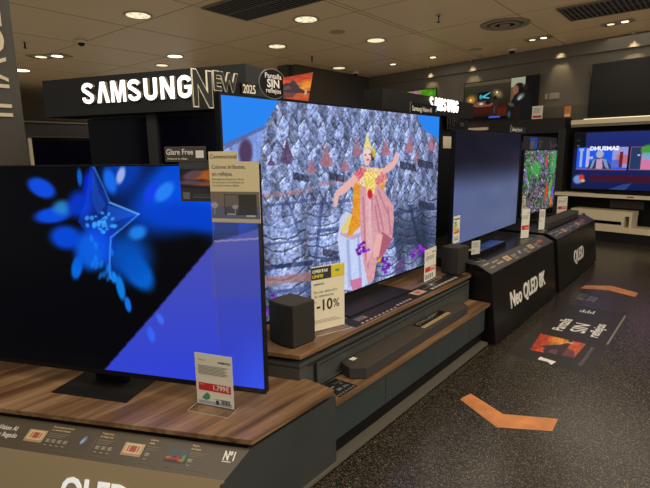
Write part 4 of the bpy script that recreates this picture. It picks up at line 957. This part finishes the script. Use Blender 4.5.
m = MB(); P = frame((*BW(0, .4905), 0), -DW, (0, 0, 1)); flat(m, P, .06, .765, .16, .785); obj('red_tag', m, RED, fx, world=True)
b = MB(); gx(b, .30, -.22, .1205, .124, .55, .68); obj('dim_panel', b, mat('dim_panel', (.05, .046, .042, 1), .4), fx, world=True)
p = Pic(200, 110); p.c[:] = (26, 36, 92); u, v = p.u, p.v
p.c *= (.8 + .45 * v * (u > .07))[..., None]; p.rect(0, .72, .10, 1, (14, 14, 20)); p.rect(.02, .76, .045, .79, (70, 70, 76)); p.rect(.02, .86, .045, .88, (50, 50, 56))
q0, q1 = .03, .495
p.rect(q0, .34, q1, .745, (30, 90, 225)); p.rect(q0 + .03, .39, q0 + .05, .68, (150, 175, 235)); p.rect(q0 + .09, .39, q0 + .115, .72, (175, 180, 235)); p.rect(q0 + .115, .53, q0 + .15, .58, (175, 180, 235)); p.rect(q0 + .02, .68, q0 + .06, .72, (150, 175, 235))
p.rect(.36, .39, .495, .745, (150, 150, 215)); p.rect(.40, .45, .495, .60, (190, 110, 120)); p.rect(.425, .39, .45, .66, (110, 30, 40)); p.rect(.30, .39, .42, .52, (60, 90, 200), .7)
p.poly([(.13, .345), (.16, .47), (.20, .54), (.26, .56), (.30, .54), (.35, .42), (.36, .345)], (50, 54, 70)); p.poly([(.16, .345), (.18, .50), (.21, .55), (.19, .40)], (120, 150, 200)); p.poly([(.34, .345), (.31, .52), (.27, .55), (.30, .40)], (120, 150, 200))
p.ell(.245, .62, .035, .07, 0, (175, 170, 200), .2); p.poly([(.215, .345), (.22, .53), (.27, .54), (.28, .345)], (190, 150, 190)); p.rect(.20, .345, .29, .36, (40, 40, 60))
p.poly([(.495, .34), (.495, .36), (.03, .36), (.03, .34)], (150, 80, 110)); p.rect(.495, .34, .51, .745, (16, 18, 40))
p.rect(.515, .35, .98, .745, (160, 90, 110)); p.rect(.52, .36, .97, .735, (56, 84, 128)); p.poly([(.52, .36), (.62, .36), (.60, .735), (.52, .735)], (36, 58, 100)); p.ell(.585, .60, .012, .014, 0, (200, 190, 190)); p.rect(.61, .36, .9, .735, (205, 120, 160)); p.ell(.66, .68, .06, .09, 0, (70, 150, 60)); p.rect(.62, .52, .9, .64, (110, 170, 210), .8)
p.rect(.17, .13, .9, .25, (62, 22, 44)); p.ell(.055, .16, .045, .08, 0, (110, 140, 205), .3); p.ell(.09, .20, .025, .055, 0, (215, 50, 40), .3); p.ell(.105, .14, .02, .03, 0, (225, 170, 90), .4); p.poly([(.35, 0), (.48, .10), (.55, .12), (.50, 0)], (60, 90, 160), .6)
t = walltv('large television with blue picture of a presenter on the cream shelf', .86, -.87, .865, 1.85, .43, p)
obj('stand_foot', MB().box(-.45, .75, -.03, .04, -.058, 0), BLACK, t)
F3 = Matrix.Translation((-.385, -.003, .725)) @ UPR @ Matrix.Scale(-1, 4, (1, 0, 0))
m = MB(); m.text('SAMSUNG', .090, Matrix.Translation((-.10, -.004, .675)) @ UPR @ Matrix.Scale(-1, 4, (1, 0, 0)) @ Matrix.Translation((0.05, 0, 0)), bold=.04, sx=1.1); obj('screen_caption', m, mat('screen_caption_white', (.85, .9, 1, 1), .5, emit=.75), t)
# low cream bench on the bottom shelf
bt = thing('low_stand', 'low cream wooden stand resting on the bottom shelf of back fixture', 'stand', (*BW(.27, .35), .265))
obj('top_board', gx(MB(), .80, -.17, .18, .50, .455, .53), CREAMP, bt, world=True)
obj('front_apron', gx(MB(), .55, -.02, .485, .505, .36, .4545), CREAMP, bt, world=True)
for s0, s1 in ((.80, .62), (-.02, -.06), (-.13, -.17), (.56, .52)):
    obj('leg', gx(MB(), s0, s1, .20, .50, .2655, .4545 if s1 != .52 else .359), CREAMP, bt, world=True)
obj('lower_rail', gx(MB(), .519, -.019, .47, .50, .2655, .30), CREAMP, bt, world=True)

# dark gondola with header box left of it
gd = thing('display_gondola', 'dark back gondola with cream ledge piece carrying two price cards', 'display gondola', (*BW(2.0, .3), 0))
obj('header_box', gx(MB(), 2.55, 1.06, .12, .40, 1.86, 2.125), mat('gondola_black', (.010, .010, .010, 1), .5), gd, world=True)
obj('back_board', gx(MB(), 3.9, 1.16, .08, .20, 0, 1.86), BLACK, gd, world=True)
obj('cream_ledge', gx(MB(), 3.60, 2.56, .12, .42, 1.965, 2.02), CREAMP, gd, world=True)
obj('support', gx(MB(), 3.60, 2.56, .12, .2, 1.861, 1.964), BLACK, gd, world=True)
def shelf_card(label, s, z, wd, h, m_, stripe=None, off=.35, ttl=None):
    c = BW(s, off); t = thing('shelf_card', label, 'price card', (c[0], c[1], z), ANGW)
    obj('card', MB().box(-wd / 2, wd / 2, 0, .003, 0, h), m_, t)
    if stripe: mm = MB(); flat(mm, F(0, 0), -wd * .42, h * .1, wd * .42, h * .27); obj('stripe', mm, stripe, t)
    mm = MB()
    for k in range(4): flat(mm, F(0, 0), -wd * .38, h * (.8 - k * .1), wd * (.3 - .1 * (k % 2)), h * (.83 - k * .1))
    obj('print', mm, INKG, t)
shelf_card('white card with red stripe standing on dark gondola below wall television', 1.60, 2.125, .20, .235, PAPER, RED)
shelf_card('orange and cream card at right end of the dark gondola top', 1.055, 2.125, .11, .19, ORG, CREAM)
shelf_card('small cream card left on cream ledge beneath wall television', 3.25, 2.021, .13, .10, CREAM)

# dark cabinet row at far left behind
lcb = thing('display_cabinet', 'dark cabinet row behind pillar, below the brown ceiling', 'display cabinet', (-5.2, 2.2, 0))
obj('top_rail', MB().box(-5.1, -4.985, 1.2, 2.62, 1.858, 1.872), mat('rail_tan', (.16, .12, .07, 1), .5), lcb, world=True)
obj('header', MB().box(-5.3, -5.0, 1.2, 2.62, 1.735, 1.858), mat('header_brown', (.022, .017, .017, 1), .5), lcb, world=True)
obj('ledge', MB().box(-5.3, -4.98, 1.2, 2.62, 1.722, 1.735), mat('ledge_grey', (.05, .045, .04, 1), .5), lcb, world=True)
obj('body', MB().box(-5.3, -5.05, 1.2, 2.62, 0, 1.722), DARK, lcb, world=True)
obj('cream_edge', MB().box(-5.03, -4.99, 1.755, 1.785, .6, 1.72), CREAMP, lcb, world=True)
t = thing('television', 'switched off navy screen in dark cabinet beside the pillar', 'television', (-5.02, 2.2, 1.15))
obj('screen', MB().box(-5.049, -5.01, 1.80, 2.58, .95, 1.70), OFF, t, world=True)

# sockets on the back wall
for s, z, w_, lb in ((1.61, 2.56, .05, 'blank taupe wall plate beside the restaurant television'), (1.458, 2.56, .19, 'wide taupe socket plate with dark slots on back wall')):
    c = BW(s, .0); t = thing('socket_plate', lb, 'socket', (c[0], c[1], z - .06), ANGW)
    obj('plate', MB().box(-w_ / 2, w_ / 2, -.012, 0, 0, .105), mat('socket_taupe', (.26, .22, .16, 1), .5), t, bevel=.002)
    if w_ > .1:
        mm = MB()
        for k in range(3): mm.box(-.083 + k * .056, -.033 + k * .056, -.0135, -.0121, .03, .075)
        obj('socket_insert', mm, INKG, t)

# ------------------------------------------------------------------ ceiling fittings
def downlight(x, y, label, r=.13, lit=LAMP, grp='round ceiling downlights'):
    t = thing('downlight', label, 'ceiling light', (x, y, ZC - .012), 0, grp)
    obj('trim_ring', MB().lathe([(r + .02, .0115), (r + .02, .004), (r, .0), (r - .012, .003), (r - .012, .010)]), METAL, t, smooth=True)
    obj('lamp_disc', MB().lathe([(.001, .0), (r - .014, .002), (r - .014, .004)]), lit, t)
gl = mat('lamp_glow_reflector', (.95, .82, .5, 1), .4, emit=.85)
def faceted_lamp():
    m = bpy.data.materials.new('crystal_lamp_glow'); m.use_nodes = True; nt = m.node_tree; b_ = nt.nodes['Principled BSDF']
    tc = nt.nodes.new('ShaderNodeTexCoord'); v_ = nt.nodes.new('ShaderNodeTexVoronoi'); v_.inputs['Scale'].default_value = 38
    nt.links.new(tc.outputs['Object'], v_.inputs['Vector']); r_ = nt.nodes.new('ShaderNodeValToRGB')
    r_.color_ramp.elements[0].color = (.30, .24, .10, 1); r_.color_ramp.elements[1].color = (1, .90, .58, 1); r_.color_ramp.elements[1].position = .7
    s_ = nt.nodes.new('ShaderNodeSeparateColor'); nt.links.new(v_.outputs['Color'], s_.inputs[0]); nt.links.new(s_.outputs[0], r_.inputs[0])
    nt.links.new(r_.outputs[0], b_.inputs['Emission Color']); b_.inputs['Emission Strength'].default_value = 1.05
    return m
FLMP = faceted_lamp()
downlight(-6.439, 3.819, 'glittering round downlight above the large lit fascia, nearest of them', .17, FLMP)
downlight(-4.875, 5.508, 'glittering round downlight next to the dark air grille', .17, FLMP)
downlight(-4.865, 7.285, 'warm round downlight at ceiling centre, right of the second', .16, gl)
downlight(-6.429, 6.473, 'round downlight above the round black sign', .16, FLMP)
downlight(-8.503, 5.759, 'round downlight just above the NEW sign and fascia top', .15, LAMP)
downlight(-5.86, 9.443, 'small bright spot downlight close to back wall corner, right', .07, LAMP)
downlight(-7.0, 9.0, 'small warm downlight near the left wall corner', .15, gl)
downlight(-4.848, 9.329, 'small bright spot downlight above the farther lit fascia', .07, LAMP)
downlight(-12.30, 4.338, 'white downlight seen beside the pillar edge', .20, LAMP)
downlight(-16.5, 5.0, 'distant small downlight low beside the pillar', .2, LAMP)
downlight(-9.53, 6.12, 'dim gimbal downlight above the S of the fascia', .13, LAMPD)
downlight(-13.5, 6.2, 'distant dim downlight over fascia left end', .15, LAMPD)
def gimbal(x, y, label, rz=0, wd=.42, dp=.2, lit=LAMP, r=.05):
    t = thing('gimbal_light', label, 'ceiling light', (x, y, ZC - .02), rz, 'rectangular twin spot lights')
    f = MB(); f.box(-wd / 2, wd / 2, -dp / 2, -dp / 2 + .02, 0, .019); f.box(-wd / 2, wd / 2, dp / 2 - .02, dp / 2, 0, .019); f.box(-wd / 2, -wd / 2 + .02, -dp / 2 + .02, dp / 2 - .02, 0, .019); f.box(wd / 2 - .02, wd / 2, -dp / 2 + .02, dp / 2 - .02, 0, .019)
    obj('frame', f, METAL, t)
    for k in (-1, 1):
        h = obj('spot_head', MB().lathe([(r + .02, .019), (r + .02, .006), (r + .012, .004)], cx=k * wd * .23), METAL, t)
        obj('lamp_disc', MB().lathe([(.001, .001), (r, .001), (r, .0035)], cx=k * wd * .23), lit if k > 0 else LAMPD, h)
gimbal(-2.74, 9.044, 'rectangular spot fitting right of round air diffuser', ANGW)
gimbal(-1.517, 8.778, 'rectangular spot fitting near right edge of ceiling', ANGW)
gimbal(-10.2, 4.13, 'bright twin spot fitting on brown ceiling beside the pillar', radians(30), .75, .34, LAMP, .10)
# air grilles and diffuser
def grille(label, poly, n, axis):
    cx = sum(p_[0] for p_ in poly) / 4; cy = sum(p_[1] for p_ in poly) / 4
    t = thing('air_grille', label, 'air grille', (cx, cy, ZC - .02))
    obj('recess', MB().prism(poly, ZC - .006, ZC - .001), BLACK, t, world=True)
    x0 = min(p_[0] for p_ in poly); x1 = max(p_[0] for p_ in poly); y0 = min(p_[1] for p_ in poly); y1 = max(p_[1] for p_ in poly)
    mb = MB()
    for k in range(n):
        a_ = x0 + (x1 - x0) * (k + .5) / n; mb.box(a_ - .012, a_ + .012, y0 + .005, y1 - .005, ZC - .022, ZC - .008)
    obj('louvres', mb, mat('louvre_grey', (.022, .019, .015, 1), .5), t, world=True)
    f = MB(); e_ = .02; f.box(x0 - e_, x1 + e_, y0 - e_, y0, ZC - .022, ZC - .001); f.box(x0 - e_, x1 + e_, y1, y1 + e_, ZC - .022, ZC - .001); f.box(x0 - e_, x0, y0, y1, ZC - .022, ZC - .001); f.box(x1, x1 + e_, y0, y1, ZC - .022, ZC - .001)
    f.box(x0, x1, (y0 + y1) / 2 - .006, (y0 + y1) / 2 + .006, ZC - .024, ZC - .0225)
    obj('frame', f, mat('grille_frame', (.12, .10, .07, 1), .5), t, world=True)
grille('wide dark air grille at top of ceiling above the large fascia', [(-5.50, 4.20), (-3.0, 4.20), (-3.0, 4.95), (-5.50, 4.95)], 40, 0)
grille('dark air grille at top right of the ceiling', [(-2.01, 7.40), (.6, 7.40), (.6, 8.15), (-2.01, 8.15)], 40, 0)
t = thing('air_diffuser', 'round stepped metal air diffuser in the ceiling', 'air diffuser', (-2.836, 7.731, ZC - .03))
dm = mat('diffuser_metal', (.16, .125, .085, 1), .4, metal=.3); dd = mat('diffuser_shadow', (.035, .028, .02, 1), .6)
obj('outer_ring', MB().lathe([(.36, .029), (.35, .012), (.31, .004), (.27, .012), (.262, .029)], n=40), dm, t, smooth=True)
obj('shadow_plate', MB().lathe([(.255, .022), (.255, .029)], n=40), dd, t)
obj('middle_ring', MB().lathe([(.22, .021), (.21, .006), (.18, .0), (.15, .006), (.145, .021)], n=40), dm, t, smooth=True)
obj('centre_cone', MB().lathe([(.04, -.002), (.075, .003), (.09, .0215)], n=30), dm, t, smooth=True)
for i, (x, y, lb) in enumerate(((-3.36, 6.60, 'hanging black sprinkler head under ceiling centre'), (-6.566, 7.577, 'small black sprinkler head above the temple television'), (-9.3, 3.4, 'small dark sprinkler head beside the pillar'))):
    t = thing('sprinkler', lb, 'sprinkler', (x, y, ZC))
    obj('escutcheon', MB().lathe([(.03, -.012), (.05, -.002), (.05, 0)], n=20), METAL, t); obj('head', MB().lathe([(.028, -.10), (.03, -.094), (.014, -.088), (.014, -.012)], n=16), BLACK, t)
for x, y, lb in ((-8.472, 3.959, 'small pale dome camera on brown ceiling left of downlight'), (-7.05, 9.7, 'small dome camera near the dark wall corner'), (-3.36, 9.60, 'white pendant camera by the back wall')):
    t = thing('dome_camera', lb, 'camera', (x, y, ZC))
    obj('housing', MB().lathe([(.06, -.05), (.085, -.035), (.09, 0)], n=24), mat('camera_white', (.45, .42, .36, 1), .4), t, smooth=True)
    obj('dome', MB().lathe([(.01, -.10), (.035, -.09), (.05, -.07), (.055, -.05)], n=24), BLACK, t, smooth=True)
for x, y in ((-5.0, 6.39), (-3.9, 9.2)):
    t = thing('ceiling_plate', 'small round blank plate left of the centre downlight' if x < -4.5 else 'small round blank plate near the back wall', 'ceiling plate', (x, y, ZC - .008))
    obj('disc', MB().lathe([(.12, 0), (.125, .008)], n=24), mat('plate_brown', (.22, .17, .11, 1), .5), t)

# wall washing spots: small cans in the ceiling right before the back wall
for i, (s, lb) in enumerate(((1.376, 'ceiling spot can washing the wall between the two wall televisions'), (.197, 'ceiling spot can washing the wall above the switched off television'),
                            (3.18, 'ceiling spot can washing the wall above the restaurant television'), (4.248, 'ceiling spot can washing the wall above farther fascia'))):
    c = BW(s, .15); t = thing('spot_can', lb, 'ceiling light', (c[0], c[1], ZC - .03), 0, 'wall washing spot cans')
    obj('can', MB().lathe([(.035, .0), (.04, .005), (.04, .029)], n=16), METAL, t)
    d = bpy.data.lights.new('wall_spot', 'SPOT'); d.energy = 26; d.spot_size = radians(58); d.spot_blend = .9; d.color = (1, .78, .45); d.shadow_soft_size = .03
    lo = bpy.data.objects.new('wall_spot', d); c2 = BW(s, .15); lo.location = (c2[0], c2[1], ZC - .045)
    dv = Vector((-NW.x * .30, -NW.y * .30, -1)); lo.rotation_euler = dv.to_track_quat('-Z', 'Y').to_euler(); COL.objects.link(lo)

# ------------------------------------------------------------------ floor graphics
def chevron(pts, label):
    cx = sum(p_[0] for p_ in pts) / len(pts); cy = sum(p_[1] for p_ in pts) / len(pts)
    mb = MB(); mb.prism(pts, .0002, .0012); mb.bm.transform(Matrix.Translation((-cx, -cy, 0)))
    o = obj('floor_arrow', mb, ORGP); o.location = (cx, cy, 0); tag(o, label, 'floor arrow', 'orange floor chevrons'); return o
chevron([(-1.152, 2.715), (-1.150, 2.745), (-1.132, 2.828), (-.879, 2.710), (-.609, 2.854), (-.600, 2.701), (-.857, 2.545)], 'orange chevron arrow on the speckled floor nearest the camera')
chevron([(-1.15, 5.93), (-1.13, 6.10), (-.893, 6.25), (-.613, 6.11), (-.617, 5.912), (-.893, 6.03)], 'orange chevron arrow on the floor beyond the poster')
fp = thing('floor_poster', 'dark poster stuck on the floor with sunset picture and white words', 'floor poster', (-.87, 4.4, 0))
obj('sheet', MB().box(-1.155, -.585, 3.60, 5.24, .0002, .0010), mat('floor_vinyl_dark', (.024, .019, .016, 1), .36), fp, world=True)
FR = frame((0, 0, .0012), (0, 1, 0), (-1, 0, 0))
m = MB(); m.text('Pantalla', .125, FR @ Matrix.Translation((4.37, .96, 0)), bold=.02, sx=.98); m.text('SIN', .165, FR @ Matrix.Translation((4.42, .80, 0)), bold=.015, sx=1.12); m.text('reflejos', .115, FR @ Matrix.Translation((4.38, .69, 0)), bold=.02, sx=1.15)
m.prism([(3.64, .95), (3.64, .88), (3.60, .845), (3.68, .83), (3.70, .95)], 0, .0004, FR)
for k in range(6): flat(m, FR, 5.03, .955 - k * .022, 5.08 + .05 * (k % 2), .965 - k * .022)
obj('lettering', m, WHITE, fp, world=True)
m = MB(); flat(m, FR, 4.28, .592, 5.16, .606)
m.text('Más información en la tienda', .045, FR @ Matrix.Translation((3.72, .665, 0)), sx=.8)
obj('small_print_lines', m, INKG, fp, world=True)
q_ = landscape(); o = q_.build('picture', PRINT, fp, 1, 1, 0, 0, 0)
qa = [Vector((-.744, 3.835, 0)), Vector((-.735, 4.188, 0)), Vector((-1.089, 4.20, 0)), Vector((-1.051, 3.787, 0))]   # corners: start, along, up
for vtx in o.data.vertices:
    a_, b_ = vtx.co.x, vtx.co.z
    # picture reads along +Y with its top towards the podium
    lo_ = qa[0].lerp(qa[1], a_); hi_ = qa[3].lerp(qa[2], a_); q3 = lo_.lerp(hi_, b_)
    vtx.co = Vector((q3.x, q3.y, .0014)) - fp.location
fs = thing('floor_sticker', 'pale grey worn lettering sticker on floor before the far arrow', 'floor sticker', (-1.0, 5.6, 0))
m = MB(); FR2 = frame((0, 0, .0003), (0, 1, 0), (-1, 0, 0))
m.text('AI TV', .11, FR2 @ Matrix.Translation((5.45, 1.02, 0)), bold=.03); m.text('2025', .11, FR2 @ Matrix.Translation((5.45, .92, 0)), bold=.03); obj('lettering', m, mat('worn_sticker', (.16, .17, .19, 1), .35), fs, world=True)
